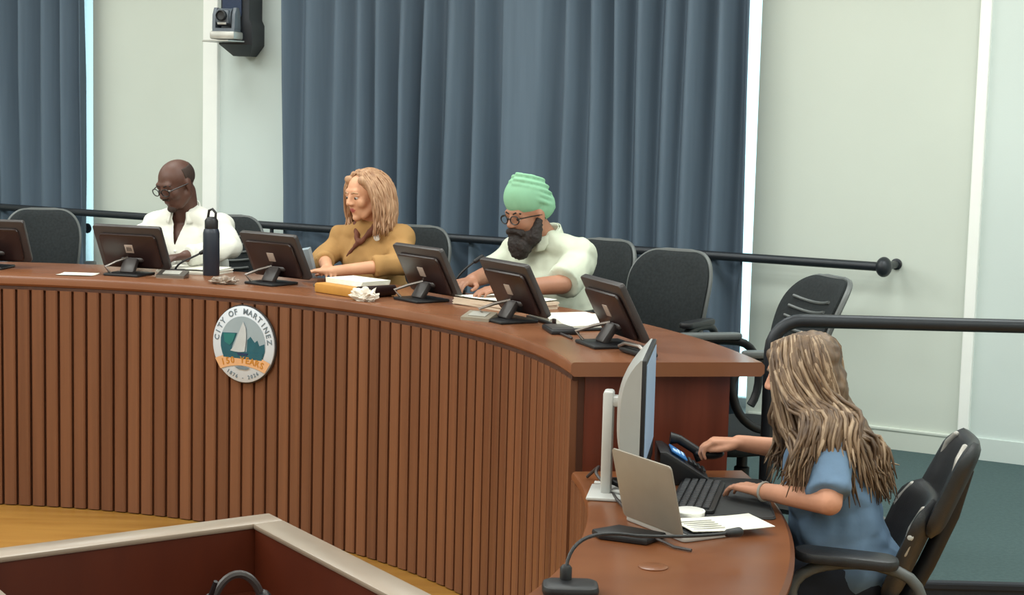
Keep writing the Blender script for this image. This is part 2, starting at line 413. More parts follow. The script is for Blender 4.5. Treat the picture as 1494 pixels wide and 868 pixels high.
# loudspeaker + camera on the pier
root = thing('wall_loudspeaker', 'black wall loudspeaker with tapered underside mounted high beside the camera', 'loudspeaker', wl(-3.655, -.12, 2.03))
root.rotation_euler = (0, 0, rad(-14))
M['speaker'] = mat('speaker_black', (24, 30, 40), .45, var=.1)
mb = MB()
def ring(w, d, z, yo=0): return [(-w/2, -d/2+yo, z), (-w*.28, -d*.62+yo, z), (w*.28, -d*.62+yo, z), (w/2, -d/2+yo, z), (w/2, .1, z), (-w/2, .1, z)]
V = ring(.1, .04, 0, .03)+ring(.195, .15, .06)+ring(.195, .17, .17)+ring(.165, .17, .2)+ring(.165, .17, .42)+ring(.13, .12, .46)
F = [tuple(range(6))[::-1]]+[(i*6+k, i*6+(k+1) % 6, i*6+6+(k+1) % 6, i*6+6+k) for i in range(5) for k in range(6)]+[tuple(30+k for k in range(6))]
mb.add(V, F); obj('cabinet', mb, 'speaker', root, True, 30)
M['navy_grille'] = mat('navy_grille', (26, 46, 78), .6, var=.2, scale=(200,)*3)
mb = MB(); mb.prism(rrect(.11, .2, .015), 0, .012, T(0, -.117, .305) @ Rx(90)); obj('grille', mb, M['navy_grille'], root)
root = thing('video_camera', 'grey pan tilt video camera on a small silver wall shelf', 'camera', wl(-3.605, -.31, 2.107)); root.rotation_euler = (0, 0, rad(-14)); root.scale = (.85, .85, .85)
mb = MB(); mb.box((0, 0, .03), (.17, .15, .05), None, .012); obj('body', mb, 'silver_trim', root)
M['cam_grey'] = mat('camera_grey', (96, 104, 114), .4, var=.08)
mb = MB()
mb.prism([(-.075, -.05), (.075, -.05), (.075, .05), (.055, .065), (-.055, .065), (-.075, .05)], .055, .075)
for sx in (-1, 1): mb.prism([(-.05, .0), (.05, .0), (.045, .1), (.015, .135), (-.02, .135), (-.045, .09)], -.012, .012, T(sx*.066, 0, .07) @ Rz(90) @ Rx(90), .004)
obj('yoke', mb, M['cam_grey'], root)
mb = MB(); mb.cap((-.05, 0, .145), (.05, 0, .145), .056, .056, flat=True, seg=24); mb.box((0, -.045, .145), (.09, .05, .09), None, .015); hd = obj('head', mb, M['cam_grey'], root)
mb = MB(); mb.lathe([(.034, 0), (.034, .03), (.028, .034), (.026, .022), (0, .02)], 24, T(0, -.065, .152) @ Rx(90)); obj('lens', mb, 'black', hd)
mb = MB(); mb.box((0, -.071, .103), (.06, .006, .014), None, .002); obj('badge', mb, 'silver_trim', hd)
root = thing('camera_shelf', 'thin silver wall bracket shelf under the video camera', 'bracket', wl(-3.8, -.2, 2.1)); root.rotation_euler = (0, 0, rad(-29))
mb = MB(); mb.prism([(.02, .2), (.02, -.1), (.1, -.19), (.27, -.19), (.27, -.05), (.12, -.05), (.07, 0), (.07, .2)], 0, .006); obj('plate', mb, 'silver_trim', root)
mb = MB(); mb.box((.045, .196, -.012), (.05, .006, .024), None, .002); obj('wall_plate', mb, 'silver_trim', root)

# ------------------------------------------------------------------ curved dais
TH0, TH1 = 9.8, 116
root = thing('council_dais', 'long curved reddish wood dais with slatted front and polished table top', 'dais', (C0.x, C0.y, 0))
def prof(r0, r1, z0, z1, b=.01): return [(r0+b, z0), (r1-b, z0), (r1, z0+b), (r1, z1-b), (r1-b, z1), (r0+b, z1), (r0+b*.3, z1-b*.3), (r0, z1-b), (r0, z0+b)]
mb = MB(); mb.sweep(prof(RF, RF+.62, .955, 1.0), TH0, TH1, 90, C0); under(obj('table_top', mb, 'top', root), root)
mb = MB(); mb.sweep([(RF+.034, -.02), (RF+.072, -.02), (RF+.072, .955), (RF+.034, .955)], TH0+1, TH1-1, 90, C0); bk = under(obj('front_backing', mb, 'slat_back', root), root)
def slats(name, th0, th1, z0, z1, parent, rr):
    mb = MB(); pitch = 1.41; th = th0; rnd = random.Random(5)
    while th+pitch < th1:
        w = pitch*.82; h = w/2; c = th+pitch/2
        V = []
        for z in (z0, z1):
            for a, r in ((c-h, RF+.036), (c-h, RF+.012), (c-h*.75, RF+.008), (c+h*.75, RF+.008), (c+h, RF+.012), (c+h, RF+.036)): V.append(pol(a, r, z))
        F = [tuple(range(6))[::-1], tuple(range(6, 12))]+[(k, (k+1) % 6, 6+(k+1) % 6, 6+k) for k in range(6)]
        mb.add(V, F); th += pitch
    return under(obj(name, mb, 'slat', parent, False), rr)
o = slats('slatted_front', TH0+1, TH1-1, -.015, .94, root, root)
mb = MB(); mb.sweep(prof(RF+.014, RF+.034, .935, .957, .004), TH0+1, TH1-1, 90, C0); under(obj('top_rail', mb, 'slat_back', root), root)
# end panel with two raised boards
mb = MB()
a = rad(TH0+1.2); er = Vector((cos(a), sin(a), 0)); et = Vector((-sin(a), cos(a), 0))
EM = Matrix((er, et, Vector((0, 0, 1)))).transposed().to_4x4(); EM.translation = C0
mb.box((RF+.29, .0, .48), (.47, .03, .95), EM); ep = under(obj('end_panel', mb, 'mahog', root), root)
for x0, x1 in ((RF+.065, RF+.2), (RF+.222, RF+.36), (RF+.385, RF+.515)):
    mb = MB(); mb.box(((x0+x1)/2, -.03, .49), (x1-x0, .03, .92), EM, .008); under(obj('end_board', mb, 'mahog', ep), root)
for th in (22, 36, 52, 68, 100):
    a = rad(th); er = Vector((cos(a), sin(a), 0)); et = Vector((-sin(a), cos(a), 0)); K = Matrix((er, et, Vector((0, 0, 1)))).transposed().to_4x4(); K.translation = C0
    mb = MB(); mb.box((RF+.29, 0, (PZ+.955)/2), (.42, .03, .955-PZ), K); under(obj('support_panel', mb, 'mahog', root), root)

# lower clerk's desk continuing the curve
D0, D1, DZ = -40, 8.6, .67
root = thing('clerk_desk', 'lower curved cherry wood desk joined to the end of the dais', 'desk', (C0.x, C0.y, 0))
mb = MB(); mb.sweep(prof(RF+.0, RF+.55, DZ-.035, DZ, .012), D0, D1, 50, C0); under(obj('desk_top', mb, 'deskwood', root), root)
mb = MB(); mb.sweep([(RF+.034, -.02), (RF+.072, -.02), (RF+.072, DZ-.035), (RF+.034, DZ-.035)], D0+.5, D1, 50, C0); under(obj('front_backing', mb, 'slat_back', root), root)
slats('slatted_front', D0+.5, D1+1.6, -.015, DZ-.036, root, root)
mb = MB(); mb.sweep([(RF+.5, 0), (RF+.53, 0), (RF+.53, DZ-.035), (RF+.5, DZ-.035)], D0+.5, -16, 20, C0); under(obj('back_panel', mb, 'deskwood', root), root)
mb = MB(); mb.lathe([(.036, 0), (.036, .003), (.03, .005)], 24, T(*pol(-14.2, RF+.22, DZ))); under(obj('cable_grommet', mb, 'deskwood', root), root)

# ------------------------------------------------------------------ emblem on the dais front
EA = 60.95
er = Vector((cos(rad(EA)), sin(rad(EA)), 0)); 
EMB = Matrix((Vector((sin(rad(EA)), -cos(rad(EA)), 0)), Vector((0, 0, 1)), -er)).transposed().to_4x4()   # local x right, y up, z out
EMB.translation = pol(EA, RF-.012, .772)
root = thing('city_emblem', 'round white city seal with a sailboat and orange anniversary band on the slatted front', 'emblem', EMB.translation)
root.rotation_euler = EMB.to_euler()
RE = .16
def circ(r, n=48, a0=0, a1=360): return [(r*cos(rad(a0+(a1-a0)*i/n)), r*sin(rad(a0+(a1-a0)*i/n))) for i in range(n+(0 if a1-a0 >= 360 else 1))]
mb = MB(); mb.lathe([(RE*1.02, -.012), (RE*1.035, -.005), (RE*1.02, -.002), (0, -.002)], 64); obj('backing', mb, 'black_edge', root)
mb = MB(); mb.lathe([(RE, -.005), (RE, .003), (RE*.985, .005), (0, .005)], 64); obj('disc', mb, 'e_white', root)
def flat(name, pts, z, m, parent=root, t=.0012):
    mb = MB(); mb.prism(pts, z, z+t); return obj(name, mb, m, parent, False)
ri = .117
yb = -.052
a_lo = math.degrees(math.asin(yb/ri))
sky = flat('sky_field', circ(ri, 40, a_lo, 180-a_lo), .005, 'e_grey')
flat('left_hills', [(-.108, .042), (-.03, .046), (-.036, .03), (-.056, -.012), (-.062, -.05), (-.104, -.05), (-.115, -.015), (-.115, .02)], .0065, 'e_teal')
flat('bright_hill', [(-.1, .04), (-.036, .043), (-.05, .01), (-.066, -.008), (-.094, .004)], .008, 'e_green')
flat('right_hills', [(.024, .02), (.04, .035), (.062, .012), (.075, .022), (.086, .0), (.112, .01), (.115, -.02), (.104, -.052), (.02, -.052)], .0065, 'e_teal')
flat('water', [(-.104, -.03), (.107, -.03), (.1, -.06), (-.1, -.06)], .0077, 'e_teal')
flat('hull', [(-.03, -.036), (.03, -.036), (.022, -.046), (-.02, -.046)], .009, 'e_navy')
sail = [(.004+.0, .096)]+[(.012+.008*sin(t*pi), .096-.125*t) for t in (.2, .4, .6, .8, 1)]+[(-.062+.07*t, -.03-.003*sin(t*pi)) for t in (0, .2, .4, .6, .8, 1)][::-1]+[(-.062+.066*t**.62-.006*sin(pi*t), -.03+.126*t) for t in (.15, .3, .45, .6, .75, .9)]
flat('sail', sail, .0095, 'e_sail')
def band(r0, yc, a0, a1, h, n=24):
    top = [(r0*sin(rad(a)), yc+r0*cos(rad(a))) for a in [a0+(a1-a0)*i/n for i in range(n+1)]]
    bot = [((r0-h)*sin(rad(a)), yc+(r0-h)*cos(rad(a))) for a in [a1-(a1-a0)*i/n for i in range(n+1)]]
    return top+bot
flat('orange_band', [((x, y) if math.hypot(x, y) < RE*.995 else (x*RE*.995/math.hypot(x, y), y*RE*.995/math.hypot(x, y))) for x, y in band(.36, -.399, -25, 25, .05, 60)], .0075, 'e_orange')
flat('dark_accent', [(-.04, -.096), (0, -.0915), (.04, -.096), (.02, -.105), (-.02, -.105)], .009, 'e_ink')
def glyph(ch):
    cu = bpy.data.curves.new('g', 'FONT'); cu.body = ch; cu.size = 1; cu.extrude = .02; cu.align_x = 'CENTER'; cu.resolution_u = 3; cu.offset = .012
    o = bpy.data.objects.new('g', cu); COL.objects.link(o)
    dg = bpy.context.evaluated_depsgraph_get(); dg.update()
    me = bpy.data.meshes.new_from_object(o.evaluated_get(dg))
    d = ([v.co.copy() for v in me.vertices], [tuple(p.vertices) for p in me.polygons])
    bpy.data.objects.remove(o); bpy.data.curves.remove(cu); bpy.data.meshes.remove(me)
    return d
def arc_text(name, txt, r, yc, a_mid, step, size, z, m, inside=False):
    mb = MB(); n = len(txt); used = False
    for i, ch in enumerate(txt):
        if ch == ' ':
            if used: obj(name, mb, m, root, False)
            mb = MB(); used = False; continue
        used = True
        a = a_mid+(i-(n-1)/2)*step*(-1 if inside else 1)
        K = T(0, yc, z) @ Rz(-a) @ T(0, r, 0) @ (Rz(180) if inside else I4) @ T(0, -size*.35, 0) @ Matrix.Diagonal((size, size, .05, 1))
        V, F = glyph(ch); mb.add(V, F, K)
    return obj(name, mb, m, root, False)
arc_text('city_word', 'CITY OF MARTINEZ', .139, 0, 0, 10.9, .034, .006, 'e_ink')
arc_text('anniversary_word', '150 YEARS', .335, -.399, 0, 4.4, .038, .0095, 'e_gold')
arc_text('date_word', '1876 - 2026', .139, 0, 180, 6.6, .022, .006, 'e_ink', True)

# ------------------------------------------------------------------ witness pen in front
PB = Vector((-.446, 3.092, 0)); PC = Vector((-.112, 2.581, 0)); PA_ = Vector((-.856, 2.779, 0))
eb = (PC-PB).normalized(); ea = Vector((eb.y, -eb.x, 0)); ea = ea if ea.x < 0 else -ea      # ea: along the far side, eb: along the right side
ea = (ea+(PA_-PB).normalized()).normalized()
root = thing('wooden_enclosure', 'low dark wood pen with a pale cap rail in front of the dais', 'enclosure', (PB.x, PB.y, 0))
PM = Matrix((ea, eb, Vector((0, 0, 1)))).transposed().to_4x4(); PM.translation = PB; WD, TZ, PW = .95, 1.0, .642
for nm, (x0, x1, y0, y1) in (('far', (0, PW, 0, .062)), ('right', (0, .062, .062, WD)), ('left', (PW-.062, PW, .062, WD))):
    mb = MB(); mb.box(((x0+x1)/2, (y0+y1)/2, TZ-.005), (x1-x0, y1-y0, .01), PM, .003); under(obj('cap_rail', mb, 'rail_wood', root), root)
    mb = MB(); mb.box(((x0+x1)/2, (y0+y1)/2, (TZ-.01)/2), (x1-x0-.006, y1-y0-.006, TZ-.01), PM); under(obj('side_panel', mb, 'penwood', root), root)
mb = MB(); mb.box((PW/2, .06+.28, .86), (PW-.12, .56, .03), PM, .004); under(obj('inner_shelf', mb, 'penwood', root), root)
mb = MB(); mb.box((PW/2, .05+WD/2, .02), (PW-.13, WD-.12, .03), PM); under(obj('pen_floor', mb, 'penwood', root), root)
q = PM @ Vector((.182, .262, 0))
rt = thing('headset', 'dark headset with curved band lying inside the pale railed pen', 'headset', (q.x, q.y, .8755), 20)
mb = MB(); mb.tube([(.045*cos(rad(a)), 0, .022+.075*sin(rad(a))) for a in range(-5, 186, 10)], .007, 8); obj('headband', mb, 'mon_edge', rt)
for sx in (-1, 1):
    mb = MB(); mb.ell((sx*.045, 0, .0335), (.018, .033, .033)); obj('ear_cushion', mb, 'black', rt)
mb = MB(); mb.tube([(-.05, 0, .03), (-.055, -.03, .06), (-.045, -.045, .1)], [.006, .005, .004], 8); obj('boom', mb, 'black', rt)

# ------------------------------------------------------------------ office chairs
def make_chair(label, loc, rot, ridges=False, tilt=12, trim='grey_trim'):
    r = thing('office_chair', label, 'chair', loc, rot)
    mb = MB(); mb.prism(rrect(.46, .47, .12, 6), .335, .405, T(.02, 0, 0), .025, 3); obj('seat', mb, 'black_soft', r)
    BT = T(-.20, 0, .50) @ Ry(-tilt)
    def bw(t): return .9*(.15+.05*sin(min(1, t*1.25)*pi/2))*(.42+.58*max(0, 1-max(0, (t-.62)/.38)**2.6)**.5)
    H = .46
    vm = lambda v: 1-(1-v)**1.7
    def side(sg, th):
        def fn(u, v):
            v = vm(v); w = bw(v); y = (2*u-1)*w; bow = .055*(y/.2)**2+.03*sin(v*pi)*1.0
            edge = 1-abs(2*u-1)**6; e2 = 1-abs(2*v-1)**10
            return (bow+sg*th*.5*max(.12, edge*e2)**.5, y, v*H)
        return fn
    mb = MB(); mb.grid(side(1, .05), 22, 26, BT); mb.grid(side(-1, .05), 22, 26, BT)
    bmesh.ops.remove_doubles(mb.bm, verts=mb.bm.verts[:], dist=.0005)
    # close the rim
    be = [e for e in mb.bm.edges if e.is_boundary]
    try: bmesh.ops.bridge_loops(mb.bm, edges=be)
    except Exception: pass
    bk = obj('backrest', mb, 'black_soft', r, True, 60)
    rim = []
    for i in range(23): v = vm(i/22); rim.append((.055*(bw(v)/.2)**2+.03*sin(v*pi)-.012, bw(v)+.003, v*H))
    rim += [(.055*((1-2*i/8)*bw(1)/.2)**2-.012, (1-2*i/8)*bw(1), H+.004) for i in range(1, 8)]
    for i in range(22, -1, -1): v = vm(i/22); rim.append((.055*(bw(v)/.2)**2+.03*sin(v*pi)-.012, -bw(v)-.003, v*H))
    mb = MB(); mb.tube(rim, .011, 8, m=BT); obj('back_frame', mb, trim, r)
    if ridges:
        for k in range(5):
            z = .2+k*.04; mb = MB(); mb.tube([(.055*(y/.2)**2+.03*sin(z/H*pi)+.028, y, z-.008*(1-(y/.13)**2)) for y in (-.12, -.08, -.04, 0, .04, .08, .12)], .006, 8, m=BT); obj('ridge', mb, trim, bk)
    mb = MB(); mb.box((-.21, 0, .42), (.05, .09, .24), None, .015); mb.box((-.1, 0, .325), (.26, .1, .035), None, .01); obj('back_bracket', mb, 'black', r)
    for sy in (-1, 1):
        y = sy*.235
        loop = bez((-.16, sy*.23, .43), (-.22, y, .5), (-.2, y, .66), (-.1, y, .675), 10)+bez((-.05, y, .68), (.1, y, .69), (.2, y, .66), (.19, y, .58), 10)+bez((.17, y, .52), (.13, y, .44), (.06, sy*.24, .43), (.02, sy*.22, .43), 8)
        mb = MB(); mb.tube(loop, .016, 10); a = obj('armrest', mb, 'black', r)
        mb = MB(); mb.prism(rrect(.26, .06, .028, 5), 0, .024, T(.02, y, .686) @ Ry(-1), .008); obj('arm_pad', mb, trim if ridges else 'black', a)
    mb = MB(); mb.lathe([(.045, .1), (.03, .12), (.028, .25), (.02, .255), (.02, .31), (.06, .32), (.06, .337)], 16); obj('gas_column', mb, 'black', r)
    mb = MB()
    for k in range(5):
        a = rad(72*k+18); mb.tube([(0.02*cos(a), .02*sin(a), .115), (.15*cos(a), .15*sin(a), .1), (.29*cos(a), .29*sin(a), .075)], [.028, .022, .016], 8)
    st = obj('star_base', mb, 'black', r)
    for k in range(5):
        a = rad(72*k+18); mb = MB(); K = T(.29*cos(a), .29*sin(a), .027) @ Rz(72*k+18+40) @ Rx(90)
        mb.lathe([(.012, -.022), (.027, -.02), (.027, -.006), (.012, -.004), (.012, .004), (.027, .006), (.027, .02), (.012, .022)], 14, K); mb.cap((.29*cos(a), .29*sin(a), .04), (.29*cos(a), .29*sin(a), .075), .008, .008)
        obj('caster', mb, 'black', st)
    return r
def face_c(th): return th+180          # facing the centre of the curve
def cpos(th, r): p = pol(th, r, PZ); return (p.x, p.y, PZ)
RS = RF+.62+.25
ch0 = make_chair('empty dark grey office chair at the far left end of the dais', cpos(89.7, RS+.18), face_c(90)+14)
dup(ch0, cpos(35.3, RS+.1), face_c(36)+24, 'empty dark grey office chair between the turbaned man and the dais end')
dup(ch0, cpos(44.4, RS+.2), face_c(43.5)+10, 'dark grey office chair with its back showing right of the turbaned man')
dup(ch0, cpos(59.2, RS+.12), face_c(60)+16, 'dark grey office chair the woman in the mustard top sits on')
ch1 = make_chair('black ridged office chair the man in the white shirt sits on', cpos(75.1, RS+.14), face_c(75)+14, True)
ch2 = make_chair('reclined black office chair with looped armrests standing beyond the dais end', (.85, 6.0, PZ), 180+22, True, 20, 'grey_trim')

# clerk's chair: two-part back with silver side shells
def clerk_chair(loc, rot):
    r = thing('task_chair', 'black swivel chair with silver edged two part back behind the seated clerk', 'chair', loc, rot)
    mb = MB(); mb.prism(rrect(.46, .48, .1, 6), .295, .372, T(.0, 0, 0), .03, 3); obj('seat', mb, 'black_leather', r)
    BT = T(-.16, 0, .42) @ Ry(-22)
    def pad(name, z0, z1, w0, w1, xo, bow, th, parent=r):
        mb = MB()
        def side(sg):
            def fn(u, v):
                w = w0+(w1-w0)*v; k = 1-.35*max(0, (v-.75)/.25)**2-.25*max(0, (.2-v)/.2)**2; y = (2*u-1)*w*k
                e = max(.1, (1-abs(2*u-1)**6)*(1-abs(2*v-1)**8))**.5
                return (xo+bow*(y/.2)**2+sg*th*.5*e, y, z0+(z1-z0)*v)
            return fn
        mb.grid(side(1), 18, 18, BT); mb.grid(side(-1), 18, 18, BT)
        be = [e for e in mb.bm.edges if e.is_boundary]
        try: bmesh.ops.bridge_loops(mb.bm, edges=be)
        except Exception: pass
        return obj(name, mb, 'black_leather', parent, True, 60)
    up = pad('upper_back', .20, .49, .20, .17, .0, .05, .05)
    lo = pad('lower_back', -.02, .30, .21, .215, .03, .05, .05)
    for sy in (-1, 1):
        mb = MB(); mb.chain([(.036, sy*.1, .466), (.04, sy*.128, .43), (.034, sy*.158, .36)], [.009, .012, .008]); mb2 = mb
        for k in (0,): pass
        obj('side_shell', MBscale(mb, BT), 'silver_trim', up)
        mb = MB(); mb.chain([(.074, sy*.165, .268), (.082, sy*.192, .21), (.078, sy*.2, .14)], [.01, .014, .01]); obj('side_shell', MBscale(mb, BT), 'silver_trim', lo)
        mb = MB(); mb.ell((.084, sy*.208, .19), (.011, .007, .011), BT); obj('pivot_bolt', mb, 'white_plastic', lo)
    mb = MB(); mb.tube([(-.01, 0, .4), (-.03, 0, .26), (-.03, 0, .1), (-.02, 0, -.05)], .026, 10, m=BT); mb.box((-.12, 0, .31), (.25, .1, .04), None, .012); obj('back_spine', mb, 'black', r)
    for sy in (-1, 1):
        y = sy*.29
        loop = bez((-.12, sy*.22, .36), (-.2, y, .38), (-.22, y, .52), (-.12, y, .55), 8)+bez((-.06, y, .565), (.08, y, .575), (.18, y, .54), (.16, y, .45), 8)+bez((.14, y, .4), (.1, y, .36), (.06, sy*.24, .36), (.02, sy*.2, .36), 6)
        mb = MB(); mb.tube(loop, .016, 10); a = obj('armrest', mb, 'grey_trim', r)
        mb = MB(); mb.prism(rrect(.28, .105, .045, 5), 0, .03, T(.02, y, .565) @ Ry(-3), .01); obj('arm_pad', mb, 'black_leather', a)
    mb = MB(); mb.lathe([(.045, .1), (.03, .12), (.028, .22), (.02, .23), (.02, .27), (.07, .28), (.07, .3)], 16); obj('gas_column', mb, 'black', r)
    mb = MB()
    for k in range(5):
        a = rad(72*k); mb.tube([(.02*cos(a), .02*sin(a), .115), (.15*cos(a), .15*sin(a), .1), (.3*cos(a), .3*sin(a), .075)], [.028, .022, .016], 8)
    st = obj('star_base', mb, 'black', r)
    for k in range(5):
        a = rad(72*k); mb = MB(); K = T(.3*cos(a), .3*sin(a), .027) @ Rz(72*k+40) @ Rx(90)
        mb.lathe([(.012, -.022), (.027, -.02), (.027, -.006), (.012, -.004), (.012, .004), (.027, .006), (.027, .02), (.012, .022)], 14, K); mb.cap((.3*cos(a), .3*sin(a), .04), (.3*cos(a), .3*sin(a), .075), .008, .008)
        obj('caster', mb, 'black', st)
    return r
def MBscale(mb, K):
    for v in mb.bm.verts: v.co = K @ v.co
    return mb
clerk_chair((.985, 4.74, 0), 180-8)
# ------------------------------------------------------------------ monitors on the dais
def make_monitor(label, th, r, yaw, group='touch monitors along the dais'):
    p = pol(th, r, 1.0)
    rt = thing('desk_monitor', label, 'monitor', p, yaw, group)
    # local +X = screen side (away from hall), back of the screen faces -X
    BT = T(.05, 0, .045) @ Ry(28)   # leans back over the hall side
    BT = T(.075, 0, .03) @ Ry(-28)
    W, H = .335, .215
    mb = MB(); mb.prism(rrect(H, W, .012, 4), -.011, .011, BT @ T(0, 0, H/2) @ Ry(90), .004); obj('casing', mb, 'mon_edge', rt)
    mb = MB(); mb.prism(rrect(H-.045, W-.055, .02, 4), -.016, 0, BT @ T(-.011, 0, H/2-.01) @ Ry(90), .008); bk = obj('back_cover', mb, 'mon', rt)
    mb = MB(); mb.box((-.0275, 0, H/2+.005), (.003, .04, .042), BT, .001); lg = obj('logo_plate', mb, 'logo', bk)
    mb = MB()
    for k in range(4): mb.box((-.0294, -.010+.0065*k, H/2+.005), (.001, .003, .02), BT)
    obj('logo_marks', mb, 'mon_edge', lg)
    mb = MB(); mb.prism(rrect(H-.03, W-.03, .006, 3), 0, .002, BT @ T(.0115, 0, H/2) @ Ry(90)); obj('screen', mb, 'screen', rt)
    mb = MB(); mb.box((0, 0, .006), (.16, .17, .012), None, .005); obj('base_plate', mb, 'black', rt)
    mb = MB(); mb.box((0, 0, 0), (.026, .07, .075), T(.0, 0, .04) @ Ry(35), .008); mb.cap((.03, -.045, .068), (.03, .045, .068), .013); nk = obj('stand_neck', mb, 'mon_edge', rt)
    mb = MB(); mb.tube([(-.06, .06, .012), (-.08, .075, .04), (-.03, .05, .06), (.02, .02, .075)], .006, 8); obj('cable', mb, 'metal', rt)
    return rt
m0 = make_monitor('black touch monitor seen from behind, left of the man in the white shirt', 76.3, RF+.22, 73)
def dm(th, r, yaw, label): return dup(m0, pol(th, r, 1.0), yaw, label)
dm(90.0, RF+.3, 84, 'black touch monitor cut off by the left picture edge')
dm(62.0, RF+.24, 53, 'black touch monitor between the white-shirted man and the mustard-topped woman')
dm(45.2, RF+.25, 38, 'black touch monitor beside the yellow folder, right of the woman')
dm(31.2, RF+.16, 31, 'brown-black touch monitor in front of the turbaned man')
dm(17.4, RF+.22, 20, 'brown-black touch monitor before the empty chair nearest the dais end')

# ------------------------------------------------------------------ things on the dais
def sheet_mb(w, h, z=.0015, m=I4, curl=0., n=8, seed=1):
    mb = MB()
    def fn(u, v):
        x, y = (u-.5)*w, (v-.5)*h
        return (x, y, z+curl*((u-.5)*2)**2*.5+curl*.3*noise.noise(Vector((x*9, y*9, seed))))
    mb.grid(fn, n, n, m); fn2 = lambda u, v: tuple(Vector(fn(u, v))-Vector((0, 0, .0015)))
    mb.grid(fn2, n, n, m); return mb
def place(name, label, cat, th, r, yaw=0, z=1.0, group=None):
    return thing(name, label, cat, pol(th, r, z), th+yaw, group)
# bottle
rt = place('water_bottle', 'tall dark navy water bottle with loop lid standing beside the white-shirted man', 'bottle', 70.2, RF+.4)
mb = MB(); mb.lathe([(.034, 0), (.037, .004), (.037, .19), (.033, .205), (.027, .212)], 28); obj('body', mb, 'navy', rt)
mb = MB(); mb.lathe([(.029, .208), (.03, .212), (.03, .245), (.022, .258), (.012, .262)], 24); ld = obj('lid', mb, 'black', rt)
mb = MB(); mb.tube([(0, -.02, .252), (0, -.022, .28), (0, -.005, .297), (0, .012, .29), (0, .018, .255)], .006, 8); obj('carry_loop', mb, 'black', ld)
# gooseneck mics
def goose(name, label, base, path, tip_r=.009, bw=.05):
    rt = thing(name, label, 'microphone', base, 0)
    mb = MB(); mb.prism(rrect(.1, .075, .02), 0, .022, None, .008); obj('base', mb, 'black', rt)
    mb = MB(); mb.tube(path, .0045, 8); obj('gooseneck', mb, 'black', rt)
    d = (Vector(path[-1])-Vector(path[-2])).normalized(); e = Vector(path[-1])
    mb = MB(); mb.cap(e-d*.005, e+d*.03, tip_r, tip_r*1.15); obj('head', mb, 'black', rt); return rt
goose('gooseneck_microphone', 'thin dark gooseneck microphone between the white-shirted man and his monitor', pol(73.3, RF+.36, 1.0), bez((0, 0, .02), (.02, 0, .06), (.05, .0, .06), (.12, .0, .1)))
goose('gooseneck_microphone', 'slender gooseneck microphone leaning up left of the turbaned man', pol(47.2, RF+.53, 1.0), bez((0, 0, .02), (.0, .0, .06), (.03, 0, .1), (.09, .02, .14)))
# papers
def papers(th, r, yaw, w, h, label, n=1, m='paper', t=.012, name='paper_sheet', cat='paper'):
    rt = place(name, label, cat, th, r, yaw)
    if t > .004:
        mb = MB(); 
        for k in range(max(1, int(t/.004))): mb.box((random.uniform(-.004, .004), random.uniform(-.004, .004), .002+.004*k), (w, h, .0036), Rz(random.uniform(-2, 2)))
        obj('stack', mb, m, rt, False)
        o = obj('top_sheet', sheet_mb(w*.97, h*.97, t+.003, Rz(2), .006), 'paper', rt)
    else: obj('sheet', sheet_mb(w, h, .002, I4, .004), m, rt)
    return rt
papers(72.6, RF+.48, 0, .2, .28, 'open white papers on the dais before the white-shirted man', 1, 'paper', .016, 'paper_stack')
papers(80.6, RF+.14, 6, .12, .16, 'white sheet lying left of the white-shirted man\'s monitor', 1, 'paper', .002)
papers(39.0, RF+.42, 4, .25, .34, 'stack of cream papers lying between the two central monitors', 1, 'paper_warm', .03, 'paper_stack')
# microphone control puck near man 1
def puck(th, r, yaw, label, m='metal', w=.07, l=.13, nm='desk_device'):
    rt = place(nm, label, 'device', th, r, yaw)
    pts = [(-w/2, .0), (w/2, 0), (w/2, .03), (-w/2, .012)]
    mb = MB(); mb.prism(pts, -l/2, l/2, Rx(90), .004); obj('case', mb, m, rt)
    mb = MB(); mb.box((0, 0, 0), (w*.6, l*.6, .003), T(0, 0, .0225) @ Ry(-14.4), .001); obj('display', mb, 'ink', rt)
    return rt
puck(72.0, RF+.22, 10, 'flat grey device lying right of the white-shirted man\'s monitor')
M['dev'] = mat('pale_grey_device', (150, 140, 124), .45, var=.08)
puck(32.6, RF+.075, 30, 'pale grey wedge device at the table edge left of the turbaned man\'s monitor', 'dev', .07, .12)
# crumpled things
def crumple(th, r, label, s, m, name, cat):
    rt = place(name, label, cat, th, r)
    mb = MB(); b = bmesh.new(); bmesh.ops.create_icosphere(b, subdivisions=4, radius=1)
    for v in b.verts:
        k = 1+.5*noise.noise(v.co*2.2)+.28*noise.noise(v.co*5); v.co = Vector((v.co.x*s[0]*k, v.co.y*s[1]*k, max(.0, (v.co.z*.8+.55)*s[2]*k)))
    mb.merge(b); obj('body', mb, m, rt, True, 25); return rt
crumple(47.9, RF+.06, 'crumpled white tissue at the table edge below the yellow folder', (.035, .06, .035), 'tissue', 'crumpled_tissue', 'tissue')
M['cling'] = mat('crumpled_clear_wrap', (168, 150, 136), .25, var=.25, scale=(50,)*3)
crumple(65.3, RF+.12, 'crumpled plastic wrap at the table edge above the city seal', (.04, .055, .022), 'cling', 'plastic_wrapper', 'wrapper')
# yellow folder with white papers and a rolled end
rt = place('yellow_folder', 'thick yellow folder under white papers in front of the woman in mustard', 'folder', 52.2, RF+.2, -8)
mb = MB(); mb.box((0.0, 0, .02), (.2, .27, .04), None, .008); obj('cover', mb, 'folder', rt)
mb = MB()
for k in range(4): mb.box((.02+.003*k, .002*k, .043+.005*k), (.15, .235, .0045), Rz(k*1.2-2))
obj('pages', mb, 'paper', rt, False)
mb = MB(); mb.cap((-.09, -.145, .025), (.09, -.15, .025), .024, .022, flat=True); obj('dark_binding', mb, 'mon', rt)
